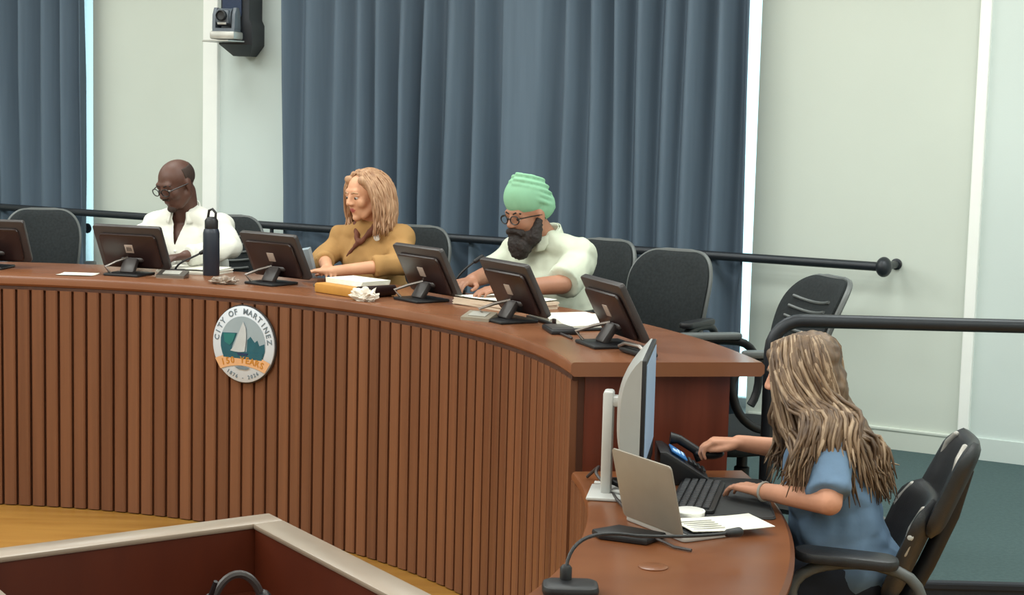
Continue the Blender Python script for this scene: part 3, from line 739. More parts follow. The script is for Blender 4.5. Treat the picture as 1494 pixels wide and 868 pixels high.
# pen / silver phone near woman
rt = place('mobile_phone', 'silver mobile phone lying left of the yellow folder', 'phone', 57.0, RF+.3, 60)
mb = MB(); mb.prism(rrect(.15, .072, .012), 0, .009, None, .002); obj('body', mb, 'metal', rt)
mb = MB(); mb.prism(rrect(.14, .066, .008), .009, .0096); obj('screen', mb, 'screen', rt)
# pale folded sheet standing beside the woman
rt = place('paper_packet', 'pale grey paper packet leaning upright left of the woman in mustard', 'paper', 63.3, RF+.59, 0)
mb = MB(); K = T(0, 0, .002) @ Ry(-24)
mb.prism([(-.065, 0), (.065, 0), (.065, .07), (.03, .12), (-.02, .14), (-.065, .15)], -.012, .012, K @ Rz(90) @ Rx(90), .003); obj('packet', mb, 'e_grey', rt)
mb = MB(); mb.tube([(-.0, .06, .004), (-.0, .062, .06), (.0, .03, .112)], .009, 8, m=K); obj('bright_edge', mb, 'paper', rt)
# notebook open with black cover before turbaned man
rt = place('open_notebook', 'open notebook with white pages and black cover before the turbaned man', 'notebook', 28.2, RF+.37, -6)
mb = MB(); mb.box((0, 0, .006), (.25, .4, .01), None, .004); obj('cover', mb, 'black', rt)
for sy in (-1, 1):
    mb = MB()
    def fn(u, v, sy=sy): y = sy*(.005+.185*u); return ((v-.5)*.23, y, .013+.018*sin(min(1, u*1.6)*pi)*.7*(1-u)+.006)
    def fn2(u, v, sy=sy): y = sy*(.005+.185*u); return ((v-.5)*.23, y, .0115)
    mb.grid(fn, 12, 4); mb.grid(fn2, 12, 4)
    be = [e for e in mb.bm.edges if e.is_boundary]
    try: bmesh.ops.bridge_loops(mb.bm, edges=be)
    except Exception: pass
    obj('pages', mb, 'paper', rt)
mb = MB(); mb.box((-.118, -.05, .019), (.012, .02, .018), None, .003); obj('clasp', mb, 'mon', rt)
# tablet
rt = place('black_tablet', 'small black tablet with grey top lying in front of the open notebook', 'tablet', 24.6, RF+.2, -14)
mb = MB(); mb.box((0, 0, .008), (.1, .17, .016), None, .005); obj('body', mb, 'black', rt)
mb = MB(); mb.box((0, 0, .017), (.085, .15, .003), None, .001); obj('top_face', mb, 'mon_edge', rt)
rt = place('desk_handset', 'curved dark handset with silver edge beside the last monitor on the dais', 'handset', 12.7, RF+.25, 12)
mb = MB(); mb.cap((-.0, -.085, .018), (0, .085, .018), .018, .018); mb.box((0, 0, .012), (.05, .18, .02), None, .009); obj('body', mb, 'black', rt)
mb = MB(); mb.tube([(-.02, -.09, .02), (-.024, -.05, .037), (-.024, .04, .035), (-.02, .09, .02)], .006, 8); obj('silver_edge', mb, 'metal', rt)
rt = place('pen', 'thin dark pen lying on the table just in front of the black tablet', 'pen', 21.9, RF+.16, -4)
mb = MB(); mb.cap((0, -.06, .005), (0, .06, .005), .0045, .004); obj('barrel', mb, 'mon_edge', rt)
mb = MB(); mb.box((0, -.045, .011), (.002, .035, .002)); obj('clip', mb, 'metal', rt)

# ------------------------------------------------------------------ things on the clerk's desk
def dthing(name, label, cat, x, y, yaw=0, z=DZ+.0006): return thing(name, label, cat, (x, y, z), yaw)
# large all-in-one display seen nearly edge-on
wd = Vector((.07, .5, 0)).normalized(); nd = Vector((wd.y, -wd.x, 0))      # along the screen, screen normal (towards the clerk)
rt = dthing('computer_display', 'big silver white computer display seen edge-on on the clerk\'s desk', 'monitor', .392, 4.76, math.degrees(math.atan2(nd.y, nd.x)))
# local +X screen side, +Y along the screen away from the hall
Wd, z0, z1 = .47, .075, .425
mb = MB()
def shell(u, v):
    y = (u-.5)*Wd; z = z0+(z1-z0)*v
    d = .075*(1-abs(2*v-1)**3.2*.92)*(1-.25*abs(2*u-1)**3)
    return (-d, y, z)
mb.grid(shell, 20, 24); mb.grid(lambda u, v: (0.0, (u-.5)*Wd, z0+(z1-z0)*v), 20, 24)
be = [e for e in mb.bm.edges if e.is_boundary]
try: bmesh.ops.bridge_loops(mb.bm, edges=be)
except Exception: pass
obj('rear_shell', mb, 'imac', rt, True, 50)
mb = MB(); mb.box((.006, 0, (z0+z1)/2), (.012, Wd, z1-z0), None, .003); bz = obj('bezel', mb, 'black', rt)
M['screen_lit'] = emit_mat('lit_desktop_screen', (120, 140, 160), .45)
mb = MB(); mb.box((.0125, 0, (z0+z1)/2+.02), (.002, Wd-.03, z1-z0-.07)); obj('screen', mb, M['screen_lit'], bz)
mb = MB(); mb.box((-.105, -.02, .155), (.03, .06, .3), None, .008); mb.box((-.075, -.02, .275), (.08, .05, .03), None, .008); st = obj('stand', mb, 'white_plastic', rt)
mb = MB(); mb.box((-.09, -.02, .005), (.13, .18, .01), None, .004); obj('foot', mb, 'white_plastic', st)
# laptop
hd_ = Vector((.1, -.17, 0)).normalized(); xd = Vector((-hd_.y, hd_.x, 0)); xd = xd if xd.x > 0 else -xd
rt = dthing('laptop', 'open rose-silver laptop with its lid back facing the hall', 'laptop', .385, 4.335, math.degrees(math.atan2(xd.y, xd.x)))
LW = .27
mb = MB(); mb.prism(rrect(.19, LW, .012), 0, .013, T(.1, 0, 0), .003); bs = obj('base', mb, 'laptop_deck', rt)
mb = MB()
for i in range(5):
    for j in range(12): mb.box((.04+.019*i, -.115+.021*j, .0145), (.016, .018, .003), None, .001, 1)
obj('keyboard', mb, 'keys', bs)
mb = MB(); mb.box((.16, 0, .0135), (.055, .09, .001)); obj('trackpad', mb, 'metal', bs)
K = T(.003, 0, .013) @ Ry(-14)
mb = MB(); mb.prism(rrect(.195, LW, .012), -.003, .003, K @ T(0, 0, .0985) @ Ry(90), .002); ld = obj('lid', mb, 'laptop', rt)
mb = MB(); mb.prism(rrect(.175, LW-.016, .006), .003, .0036, K @ T(0, 0, .0985) @ Ry(90)); obj('screen', mb, 'screen', ld)
# paper on the laptop
rt = dthing('paper_sheet', 'white printed sheet lying across the laptop beside the keyboard', 'paper', .57, 4.36, 20, DZ+.018)
obj('sheet', sheet_mb(.24, .15, .003, I4, .006), 'paper', rt)
mb = MB()
for k in range(5): mb.box((-.06, -.05+.02*k, .0058), (.09, .004, .0012))
obj('print', mb, 'ink', rt, False)
# mat + keyboard
rt = dthing('desk_mat', 'dark grey desk mat under the clerk\'s forearm', 'mat', .655, 4.75, -4)
mb = MB(); mb.prism(rrect(.2, .5, .02), 0, .004, None, .001); obj('pad', mb, 'mat', rt)
mb = MB(); mb.tube([(p[0], p[1], .0045) for p in rrect(.192, .492, .02)], .0012, 6, True); obj('stitched_edge', mb, 'mon_edge', rt)
rt = dthing('keyboard', 'black keyboard between the display and the clerk\'s hands', 'keyboard', .545, 4.72, -12)
mb = MB(); mb.prism(rrect(.13, .38, .012), 0, .016, None, .004); obj('case', mb, 'black', rt)
mb = MB()
for i in range(5):
    for j in range(16): mb.box((-.046+.022*i, -.17+.0226*j, .019), (.018, .019, .008), None, .002, 1)
obj('keys', mb, 'keys', rt)
# desk phone
rt = dthing('desk_phone', 'black desk phone with glowing blue display beside the big display', 'phone', .52, 4.985, 0)
mb = MB(); mb.prism([(-.07, 0), (.08, 0), (.08, .02), (-.05, .1), (-.07, .1)], -.09, .09, Rx(90), .006); bd = obj('body', mb, 'black', rt)
K = T(.01, 0, .066) @ Ry(31.6)
mb = MB(); mb.box((-.025, -.01, .006), (.055, .1, .004), K, .001); sc_ = obj('display', mb, 'blue_lcd', bd)
mb = MB()
for i, (x, y, w, h) in enumerate(((-.04, -.02, .014, .03), (-.025, 0, .008, .05), (-.01, .01, .007, .045))): mb.box((x, y-.01, .0088), (w, h, .002), K)
obj('display_icons', mb, 'lcd_icon', sc_)
mb = MB()
for i in range(4):
    for j in range(3): mb.box((.018+.016*i, -.035+.022*j, .006), (.011, .016, .006), K, .002, 1)
obj('key_pad', mb, 'keys', bd)
mb = MB(); mb.tube([K @ Vector(p) for p in ((-.055, .068, .02), (-.03, .068, .032), (.03, .068, .032), (.06, .068, .02))], [.02, .014, .014, .02], 12); obj('handset', mb, 'black', rt)
# white puck, pen
rt = dthing('white_dish', 'round white lidded dish beside the laptop keyboard', 'dish', .495, 4.455, 0)
mb = MB(); mb.lathe([(.024, 0), (.04, .008), (.042, .028), (.036, .034), (0, .036)], 32); obj('bowl', mb, 'cup', rt)
mb = MB(); mb.lathe([(.0415, .027), (.0428, .0295), (.0415, .032)], 32); obj('rim', mb, 'white_trim', rt)
rt = dthing('pen', 'black pen lying right of the white dish on the clerk\'s desk', 'pen', .565, 4.49, 10)
mb = MB(); mb.cap((-.06, 0, .0255), (.06, 0, .0255), .006, .005); obj('barrel', mb, 'black', rt)
mb = MB(); mb.box((-.04, 0, .032), (.04, .003, .002)); obj('clip', mb, 'black', rt)
rt.location.z = DZ-.019
# black box in front of laptop, cables
rt = dthing('power_adapter', 'flat black box lying in front of the laptop lid', 'adapter', .312, 4.262, -30)
mb = MB(); mb.prism([(-.085, -.03), (-.05, -.06), (.08, -.045), (.09, .05), (-.05, .055)], 0, .018, None, .006); obj('case', mb, 'black', rt)
mb = MB(); mb.tube([(.085, 0, .01), (.12, -.01, .006), (.15, -.03, .005), (.2, -.035, .005)], .004, 8); obj('lead', mb, 'mon_edge', rt)
def cable(label, pts, m='black', r=.005, ends='white_plastic', name='cable'):
    rt = thing(name, label, 'cable', (pts[0][0], pts[0][1], DZ))
    pp = []
    for i in range(len(pts)-1):
        a = Vector(pts[max(0, i-1)]); b = Vector(pts[i]); c = Vector(pts[i+1]); d = Vector(pts[min(len(pts)-1, i+2)])
        for k in range(6):
            t = k/6; pp.append(.5*((2*b)+(c-a)*t+(2*a-5*b+4*c-d)*t*t+(3*b-a-3*c+d)*t**3))
    pp.append(Vector(pts[-1])); base = Vector((pts[0][0], pts[0][1], 0))
    pp = [Vector((q.x-base.x, q.y-base.y, max(q.z, r+.0005))) for q in pp]
    mb = MB(); mb.tube(pp, r, 8); obj('cord', mb, m, rt)
    mb = MB(); d = (pp[-1]-pp[-2]).normalized(); mb.cap(pp[-1], pp[-1]+d*.025, .009, .007); obj('plug', mb, ends, rt); return rt
cable('tangled black cable behind the big display stand', [(.28, 4.93, .006), (.34, 4.86, .02), (.3, 4.78, .035), (.36, 4.72, .02), (.33, 4.64, .03), (.37, 4.6, .01), (.34, 4.54, .02), (.38, 4.5, .008)], 'black', .008, 'black')
cable('white cable and plug on the desk at the display foot', [(.26, 4.88, .006), (.3, 4.84, .012), (.285, 4.77, .008), (.33, 4.7, .02), (.34, 4.62, .012), (.345, 4.56, .008)], 'white_plastic', .006)
cable('grey cable looping by the display foot toward the laptop', [(.24, 4.96, .006), (.27, 4.9, .05), (.26, 4.82, .045), (.3, 4.75, .012), (.31, 4.66, .01), (.34, 4.5, .006)], 'mon_edge', .005)
# gooseneck mic
rt = thing('gooseneck_microphone', 'long black gooseneck microphone bending over the clerk\'s desk', 'microphone', (.15, 3.74, DZ+.0006), 0)
mb = MB(); mb.prism(rrect(.13, .1, .03), 0, .025, None, .01); obj('base', mb, 'black', rt)
mb = MB(); mb.lathe([(.014, 0), (.014, .03), (.009, .036)], 14, T(-.01, .03, .022)); obj('collar', mb, 'black', rt)
gp = bez((-.01, .03, .05), (-.0, .06, .12), (.06, .12, .12), (.16, .19, .09), 12)+bez((.2, .22, .082), (.27, .27, .07), (.33, .31, .062), (.405, .365, .058), 8)
mb = MB(); mb.tube(gp, .0045, 8); obj('gooseneck', mb, 'black', rt)
d = (gp[-1]-gp[-2]).normalized(); mb = MB(); mb.cap(gp[-1], gp[-1]+d*.035, .011, .013); obj('head', mb, 'black', rt)

# ------------------------------------------------------------------ people
def hand_shapes(mb, W, s, curl=(25, 35, 25), spread=4, thumb_in=.0, k=1.0, seg=8):
    """W: wrist frame (+X along fingers, +Z back of the hand); s: +1 thumb on +Y side"""
    K = W @ Matrix.Diagonal((k, k, k, 1))
    ys = [.030, .010, -.010, -.029]; xs = [.088, .092, .087, .078]; Ls = [.070, .078, .072, .056]; rr = [.0088, .0092, .0088, .0078]
    for y, x, L, r in zip(ys, xs, Ls, rr):
        y *= s
        mb.cap((.0, y*.55, 0), (x, y, .002), .0155, .0115, K, seg)
        p = Vector((x, y, .002)); a = 0; d_y = y*spread/30
        for f, c, r2 in zip((.45, .30, .25), curl, (1, .9, .78)):
            a += c; q = p+Vector((cos(rad(a))*L*f, d_y*f, -sin(rad(a))*L*f)); mb.cap(p, q, r*r2*1.02, r*r2*.92, K, seg); p = q
    mb.cap((.02, s*.022, -.006), (.048, s*(.05-thumb_in), -.014), .0155, .0115, K, seg)
    mb.cap((.048, s*(.05-thumb_in), -.014), (.078, s*(.058-thumb_in*1.6), -.02), .011, .0095, K, seg)
    mb.cap((.078, s*(.058-thumb_in*1.6), -.02), (.1, s*(.056-thumb_in*2), -.024), .0092, .0075, K, seg)
def head_shapes(mb, H, female=False, k=1.0):
    K = H @ Matrix.Diagonal((k, k, k, 1)); j = .9 if female else 1.
    mb.ell((-.014, 0, .035), (.098, .077, .082), K, 24, 18)
    mb.ell((.025, 0, -.015), (.066, .064*j, .085), K, 24, 18)
    mb.ell((.03, 0, -.066), (.052, .052*j, .042), K)
    mb.ell((.064, 0, -.096), (.022, .024*j, .019), K)
    mb.cap((.04, .03*j, -.085), (.0, .058*j, -.045), .022, .024, K); mb.cap((.04, -.03*j, -.085), (.0, -.058*j, -.045), .022, .024, K)
    if not female: mb.cap((.078, -.034, .03), (.078, .034, .03), .014, .014, K)
    else: mb.cap((.076, -.03, .035), (.076, .03, .035), .014, .014, K)
    mb.cap((.086, 0, .02), (.106, 0, -.02), .0085, .0125, K)
    for s in (-1, 1):
        mb.ell((.097, s*.012, -.025), (.012, .0095, .0085), K)
        mb.ell((.054, s*.037, -.02), (.03, .026, .03), K)
        mb.ell((-.008, s*.079, .0), (.02, .008, .032), K); mb.ell((-.002, s*.08, -.022), (.011, .006, .012), K)
    lr = .8 if female else 1.
    mb.cap((.083, -.018, -.052), (.0875, 0, -.05), .0055*lr, .0075*lr, K); mb.cap((.083, .018, -.052), (.0875, 0, -.05), .0055*lr, .0075*lr, K)
    mb.cap((.081, -.013, -.062), (.081, .013, -.062), .0078*lr, .0078*lr, K)
    for s in (-1, 1): mb.cap((.083, s*.02, .0165), (.076, s*.043, .0155), .0085, .0085, K); mb.cap((.081, s*.022, -.008), (.075, s*.042, -.007), .007, .007, K)
def face_parts(root, H, k=1.0, eye='iris', brow='hair_black'):
    K = H @ Matrix.Diagonal((k, k, k, 1))
    for s in (-1, 1):
        mb = MB(); mb.ell((.076, s*.031, .004), (.0115, .0125, .0095), K, 14, 10); e = obj('eye', mb, 'eye_white', root)
        mb = MB(); mb.ell((.0842, s*.031, .003), (.005, .0062, .0062), K, 12, 8); obj('iris', mb, eye, e)
        mb = MB(); mb.tube([(.089, s*.012, .026), (.089, s*.03, .032), (.078, s*.05, .027)], [.004, .0045, .003], 6, m=K); obj('eyebrow', mb, brow, root)
def glasses(root, H, k=1.0, w=.024, h=.018):
    K = H @ Matrix.Diagonal((k, k, k, 1)); mb = MB()
    for s in (-1, 1):
        mb.tube([(.106-.006*abs(cos(a)*.5+.5), s*(.033+w*cos(a)), .003+h*sin(a)) for a in [2*pi*i/20 for i in range(20)]], .0026, 6, True, K)
        mb.tube([(.1, s*.057, .01), (.05, s*.076, .012), (-.005, s*.084, .01), (-.025, s*.082, -.01)], .0026, 6, m=K)
    mb.tube([(.105, -.01, .006), (.108, 0, .01), (.105, .01, .006)], .0024, 6, m=K)
    obj('glasses', mb, 'frame_dark', root)
def torso(mb, P, g=0., sh=.19, ch=(.11, .16), belly=(.12, .165), neck=None):
    """pelvis -> chest -> shoulders, all in the person's own space; g = thickness added for cloth"""
    pe, be, ce, so = P['pelvis'], P['belly'], P['chest'], P['shoulder']
    mb.ell(pe, (.125+g, .165+g, .1+g)); mb.ell(be, (belly[0]+g, belly[1]+g, .13+g)); mb.ell(ce, (ch[0]+g, ch[1]+g, .16+g))
    mb.ell((Vector(pe)+Vector(be))/2, (belly[0]+g, belly[1]+g, .12+g)); mb.ell((Vector(ce)+Vector(be))/2, ((belly[0]+ch[0])/2+g, (belly[1]+ch[1])/2+g, .13+g))
    sl, sr = Vector(P['sl']), Vector(P['sr']); nb = Vector(P['neck'])
    mb.cap(sl, sr, .046+g, .046+g)
    for s in (sl, sr):
        mb.cap(s, nb, .044+g, .04+g); mb.cap(s, Vector(ce)+(s-Vector(ce))*.3, .05+g, .085+g)
def wrinkle(amp, f=14., seed=0.):
    def d(co):
        a = noise.noise(Vector((co.x*f+seed, co.y*f*.8, co.z*f*.7))); b = noise.noise(Vector((co.x*f*2.2, co.y*f*2.2+seed, co.z*f*1.6)))
        return amp*((1-abs(a)*2.4)*.8+b*.6)
    return d
def legs(root, P, m, knee=(.42, .12, .50), foot=(.44, .12, .05), zf=0.):
    mb = MB()
    pe = Vector(P['pelvis']); mb.ell(pe+Vector((0, 0, -.02)), (.14, .178, .1))
    for s in (-1, 1):
        kn = Vector((knee[0], s*knee[1], knee[2])); ft = Vector((foot[0], s*foot[1], foot[2]+.05))
        mb.cap(pe+Vector((.02, s*.09, -.02)), kn, .088, .064); mb.cap(kn, ft, .06, .042)
    fuse('trousers', mb, .012, 3, m, root)
    for s in (-1, 1):
        mb = MB(); f = Vector((foot[0], s*foot[1], foot[2])); mb.cap(f+Vector((-.03, 0, -.01)), f+Vector((.13, 0, -.02)), .04, .03); mb.cap(f+Vector((-.02, 0, .0)), f+Vector((-.01, 0, .05)), .042, .038)
        o = fuse('shoe', mb, .008, 3, 'shoe', root, None)
def lips(Hm, k, mi):
    inv = (Hm @ Matrix.Diagonal((k, k, k, 1))).inverted()
    def ex(me):
        me.materials.append(M[mi])
        for p in me.polygons:
            q = inv @ p.center
            if q.x > .077 and abs(q.y) < .019*(1-.5*abs(q.z+.056)/.012) and -.068 < q.z < -.046: p.material_index = 1
    return ex
def HM(pos, yaw, pitch, roll=0): return T(*pos) @ Rz(yaw) @ Ry(pitch) @ Rx(roll)
def collar(root, P, m, r=.066, tilt=18, h=.035, open_=50, x=.0):
    mb = MB(); nb = Vector(P['neck'])
    def fn(u, v):
        a = rad(open_/2+(360-open_)*u); rr = r+.012*v*0-.006*v
        fall = 1-v
        return (nb.x+x+cos(a)*rr*1.02, nb.y+sin(a)*rr, nb.z+.005+h*v-.03*cos(a)*1.0)
    def fn2(u, v):
        a = rad(open_/2+(360-open_)*u); rr = r+.003+.016*v
        return (nb.x+x+cos(a)*rr, nb.y+sin(a)*rr, nb.z+.008+h-h*1.1*v-.03*cos(a)-(.018*v if (u < .08 or u > .92) else 0))
    mb.grid(fn, 40, 4); mb.grid(fn2, 40, 4)
    o = obj('collar', mb, m, root, True, 60); md = o.modifiers.new('t', 'SOLIDIFY'); md.thickness = .004
    return o
def lock(mb, pts, r0, seg=6, wob=0., rnd=random):
    n = 14; pts = [Vector(p) for p in pts]; out = []; m = len(pts)
    ph = rnd.uniform(0, 6.28)
    for i in range(n+1):
        t = i/n*(m-1); k = min(int(t), m-2); f = t-k
        a = pts[max(0, k-1)]; b = pts[k]; c = pts[k+1]; d = pts[min(m-1, k+2)]
        q = .5*((2*b)+(c-a)*f+(2*a-5*b+4*c-d)*f*f+(3*b-a-3*c+d)*f**3)
        w = wob*(i/n); out.append(q+Vector((sin(ph+i*.9)*w, cos(ph+i*.8)*w, 0)))
    rs = [r0*(.55+.45*sin(min(1, i/n*2.2)*pi/2))*(1-.8*max(0, (i/n-.7)/.3)**1.5) for i in range(n+1)]
    mb.tube(out, rs, seg)

def seated(th, lat=0, rr=RS): p = pol(th, rr, PZ); return (p.x, p.y, PZ), face_c(th)

# --- man in white shirt
def vneck(n, half=.034, drop=.1, up=.04):
    """opening of a collar: the cloth in front of the throat inside a V"""
    nb = Vector(n)
    def f(p):
        z = p.z-(nb.z-drop)
        return p.x > nb.x+.0 and 0 < z < drop+up and abs(p.y-nb.y) < half*z/drop+.002
    return f
loc, rot = seated(76.2)
A = thing('person', 'bald man in glasses and a white shirt looking down to his right', 'person', loc, rot)
P = dict(pelvis=(-.06, 0, .53), belly=(-.02, 0, .66), chest=(.03, -.01, .81), shoulder=None, sl=(.04, .155, .93), sr=(.04, -.175, .925), neck=(.055, -.02, .985))
Hm = HM((.12, -.03, 1.13), -22, 22)
b = MB(); head_shapes(b, Hm, k=.98); b.cap(Hm @ Vector((-.03, 0, -.05)), (.03, -.02, .96), .058, .062)
torso(b, P)
la = [(.04, .16, .915), (.13, .25, .84), (.36, .13, .818)]; ra = [(.04, -.18, .91), (.15, -.27, .84), (.38, -.12, .818)]
for arm, s in ((la, 1), (ra, -1)):
    b.chain(arm, [.045, .038, .028])
    hand_shapes(b, frame(arm[2], (.9, -s*.45, -.06), (0, 0, 1)), -s, (14, 26, 18))
fuse('body', b, .0055, 4, 'skin_dark', A, None, lips(Hm, .98, 'lip_dark'))
face_parts(A, Hm, .98); glasses(A, Hm @ T(.004, 0, 0), .98)
b = MB(); K = Hm @ Matrix.Diagonal((.98,)*3+(1,))
def cropped(u, v):
    a = rad(82+196*u); e = rad(-24+58*v)
    return K @ Vector((-.014+.0985*cos(e)*cos(a), .0778*cos(e)*sin(a), .035+.083*sin(e)))
b.grid(cropped, 40, 12); o = obj('cropped_hair', b, 'stubble', A, True, 180); md = o.modifiers.new('t', 'SOLIDIFY'); md.thickness = .002
b = MB(); b.ell((.066, 0, -.096), (.024, .026, .02), K); b.cap((.088, -.02, -.043), (.088, .02, -.043), .006, .006, K); fuse('goatee', b, .004, 2, 'stubble', A)
b = MB(); torso(b, P, .018, belly=(.125, .165))
for arm, s in ((la, 1), (ra, -1)):
    a0, a1, a2 = map(Vector, arm); b.chain([a0, a1, a1+(a2-a1)*.8], [.058, .054, .044]); b.cap(a1+(a2-a1)*.5, a1+(a2-a1)*.93, .045, .042, flat=True)
fuse('shirt', b, .006, 4, 'shirt_white', A, wrinkle(.009, 10, 1), None, vneck(P['neck'], .036, .14, .06))
collar(A, P, 'shirt_white', .07, open_=64)
b = MB()
for k in range(4): b.ell((.168-.002*k, -.014, .82-.05*k), (.004, .006, .006))
obj('shirt_buttons', b, 'white_trim', A)
legs(A, P, 'trouser')

# --- woman in mustard
loc, rot = seated(59.9)
B = thing('person', 'woman with strawberry blond hair in a mustard top, forearms resting on the dais', 'person', loc, rot)
P = dict(pelvis=(-.06, 0, .53), belly=(-.02, 0, .65), chest=(.03, 0, .80), shoulder=None, sl=(.02, .14, .925), sr=(.055, -.14, .915), neck=(.05, -.0, .965))
Hm = HM((.095, -.0, 1.118), -16, 9)
b = MB(); head_shapes(b, Hm, True, .93); b.cap(Hm @ Vector((-.025, 0, -.05)), (.03, 0, .95), .046, .05)
torso(b, P, 0, ch=(.1, .12), belly=(.105, .13))
la = [(.02, .145, .905), (.13, .225, .825), (.40, .05, .80)]; ra = [(.055, -.145, .9), (.15, -.185, .825), (.33, -.03, .805)]
for arm, s, d in ((la, 1, (.35, -.9, -.03)), (ra, -1, (.75, .6, -.03))):
    b.chain(arm, [.04, .034, .024])
    hand_shapes(b, frame(arm[2], d, (0, 0, 1)), -s, (12, 26, 18), k=.9)
fuse('body', b, .005, 7, 'skin_fair', B, None, lips(Hm, .93, 'lip_red'))
face_parts(B, Hm, .93, brow='hair_blond')
b = MB(); torso(b, P, .016, ch=(.105, .122), belly=(.11, .135))
for sy in (-1, 1): b.ell((.09, sy*.055, .81), (.055, .058, .06))
for arm, s in ((la, 1), (ra, -1)):
    a0, a1, a2 = map(Vector, arm); b.chain([a0, a1], [.056, .05]); b.cap(a1, a1+(a2-a1)*.4, .049, .045, flat=True)
b.cap((.035, 0, .945), (.052, 0, .98), .06, .056, flat=True)
fuse('blouse', b, .008, 2, 'mustard', B, wrinkle(.01, 10, 5))
b = MB()
for s in (-1, 1): b.cap((.128, s*.012, .915), (.085, s*.056, .985), .011, .016)
b.ell((.132, 0, .912), (.014, .016, .014)); b.cap((.132, -.004, .91), (.142, -.06, .845), .01, .007)
fuse('neckline_shade', b, .005, 2, 'maroon', B, wrinkle(.003, 30, 2))  # maroon bands stand for reddish shading at the neckline and a diagonal fold
b = MB(); b.ell((.118, .085, .935), (.008, .016, .016)); obj('white_brooch', b, 'white_trim', B)
rnd = random.Random(4); K = Hm @ Matrix.Diagonal((.93,)*3+(1,))
b = MB(); b.ell((-.034, 0, .045), (.096, .088, .086), K, 24, 18); b.ell((-.055, 0, -.04), (.068, .082, .1), K)
for s in (-1, 1): b.cap((.045, s*.05, .085), (-.015, s*.084, .0), .022, .028, K); b.cap((-.02, s*.084, -.01), (-.02, s*.086, -.13), .032, .026, K)
fuse('hair_cap', b, .006, 3, 'hair_blond', B, wrinkle(.003, 40, 2))
b = MB()
for i in range(330):
    s = 1 if rnd.random() < .5 else -1; a = rnd.uniform(.75, 3.1)
    st = Vector((.065*cos(a)-.01, s*rnd.uniform(.0, .045), .126-.012*abs(cos(a))))
    mid = Vector((.088*cos(a)-.022, s*(.078+.026*sin(a)), .035+rnd.uniform(-.02, .02)))
    lo = Vector((.08*cos(a)-.025+rnd.uniform(-.01, .01), s*(.082+.034*sin(a)+rnd.uniform(0, .016)), -.07+rnd.uniform(-.02, .02)))
    en = Vector((.07*cos(a)-.01+rnd.uniform(-.02, .025), s*(.066+.05*sin(a)+rnd.uniform(-.02, .02)), -.165+rnd.uniform(-.035, .03)))
    lock(b, [K @ st, K @ mid, K @ lo, K @ en], .0062, 5, .006, rnd)
obj('hair_locks', b, 'hair_blond', B, True, 180)
legs(B, P, 'trouser')

# --- man in mint turban
loc, rot = seated(43.1, rr=RS+.02)
Cc = thing('person', 'bearded man in a mint green turban, glasses and a pale short sleeved shirt', 'person', loc, rot)
P = dict(pelvis=(-.06, 0, .53), belly=(-.01, .0, .66), chest=(.04, 0, .80), shoulder=None, sl=(.02, .175, .93), sr=(.08, -.15, .92), neck=(.08, .0, .98))
Hm = HM((.165, .0, 1.085), -2, 10)
b = MB(); head_shapes(b, Hm, k=.98); b.cap(Hm @ Vector((-.03, 0, -.05)), (.05, 0, .96), .06, .064)
torso(b, P, 0, ch=(.11, .15), belly=(.13, .17))
la = [(.02, .18, .91), (.2, .245, .825), (.43, .18, .815)]; ra = [(.08, -.16, .905), (.18, -.2, .83), (.42, -.05, .825)]
for arm, s in ((la, 1), (ra, -1)):
    b.chain(arm, [.048, .041, .029]); hand_shapes(b, frame(arm[2], (.95, -s*.3, -.05), (0, 0, 1)), -s, (14, 26, 18), k=1.0)
fuse('body', b, .0055, 4, 'skin_tan', Cc)
face_parts(Cc, Hm, .98); glasses(Cc, Hm, .98)
K = Hm @ Matrix.Diagonal((.98,)*3+(1,))
b = MB(); b.ell((.024, 0, -.08), (.07, .072, .055), K); b.ell((.06, 0, -.112), (.05, .058, .055), K); b.ell((.066, 0, -.135), (.04, .046, .04), K)
for s in (-1, 1):
    b.cap((-.004, s*.072, -.005), (.03, s*.06, -.08), .016, .032, K); b.cap((.097, s*.002, -.041), (.078, s*.04, -.055), .012, .015, K)
def bd(co): return .004*noise.noise(co*60)+.003*noise.noise(co*130)
fuse('beard', b, .005, 2, 'beard', Cc, bd)
b = MB(); b.ell((-.022, 0, .082), (.101, .09, .092), K @ T(0, 0, 0) @ Ry(14), 28, 20); b.ell((-.045, 0, .04), (.086, .091, .075), K)
b.cap((.05, 0, .085), (.0, 0, .142), .034, .04, K)
for s in (-1, 1):
    for i in range(5):
        path = []
        for q in range(15):
            a = pi*q/14; t = .08+.2*i; el = .02+.028*i
            rr = (1-(max(0, el-.0)/.175)**2)**.5
            path.append(K @ Vector((-.024+.099*rr*cos(a), s*.0895*rr*sin(a), .05+el*.9+.05*cos(a)*(1-.12*i)-.018+(.01 if s > 0 else 0))))
        b.tube(path, .009, 8)
fuse('turban', b, .005, 3, 'turban', Cc)
b = MB(); torso(b, P, .02, ch=(.115, .155), belly=(.135, .175))
for arm, s in ((la, 1), (ra, -1)):
    a0, a1, a2 = map(Vector, arm); b.cap(a0, a0+(a1-a0)*.5, .064, .064); b.cap(a0+(a1-a0)*.3, a0+(a1-a0)*.94, .064, .071, flat=True)
fuse('shirt', b, .008, 2, 'shirt_cream', Cc, wrinkle(.009, 10, 9))
collar(Cc, P, 'shirt_cream', .074, open_=60)
legs(Cc, P, 'trouser_navy')

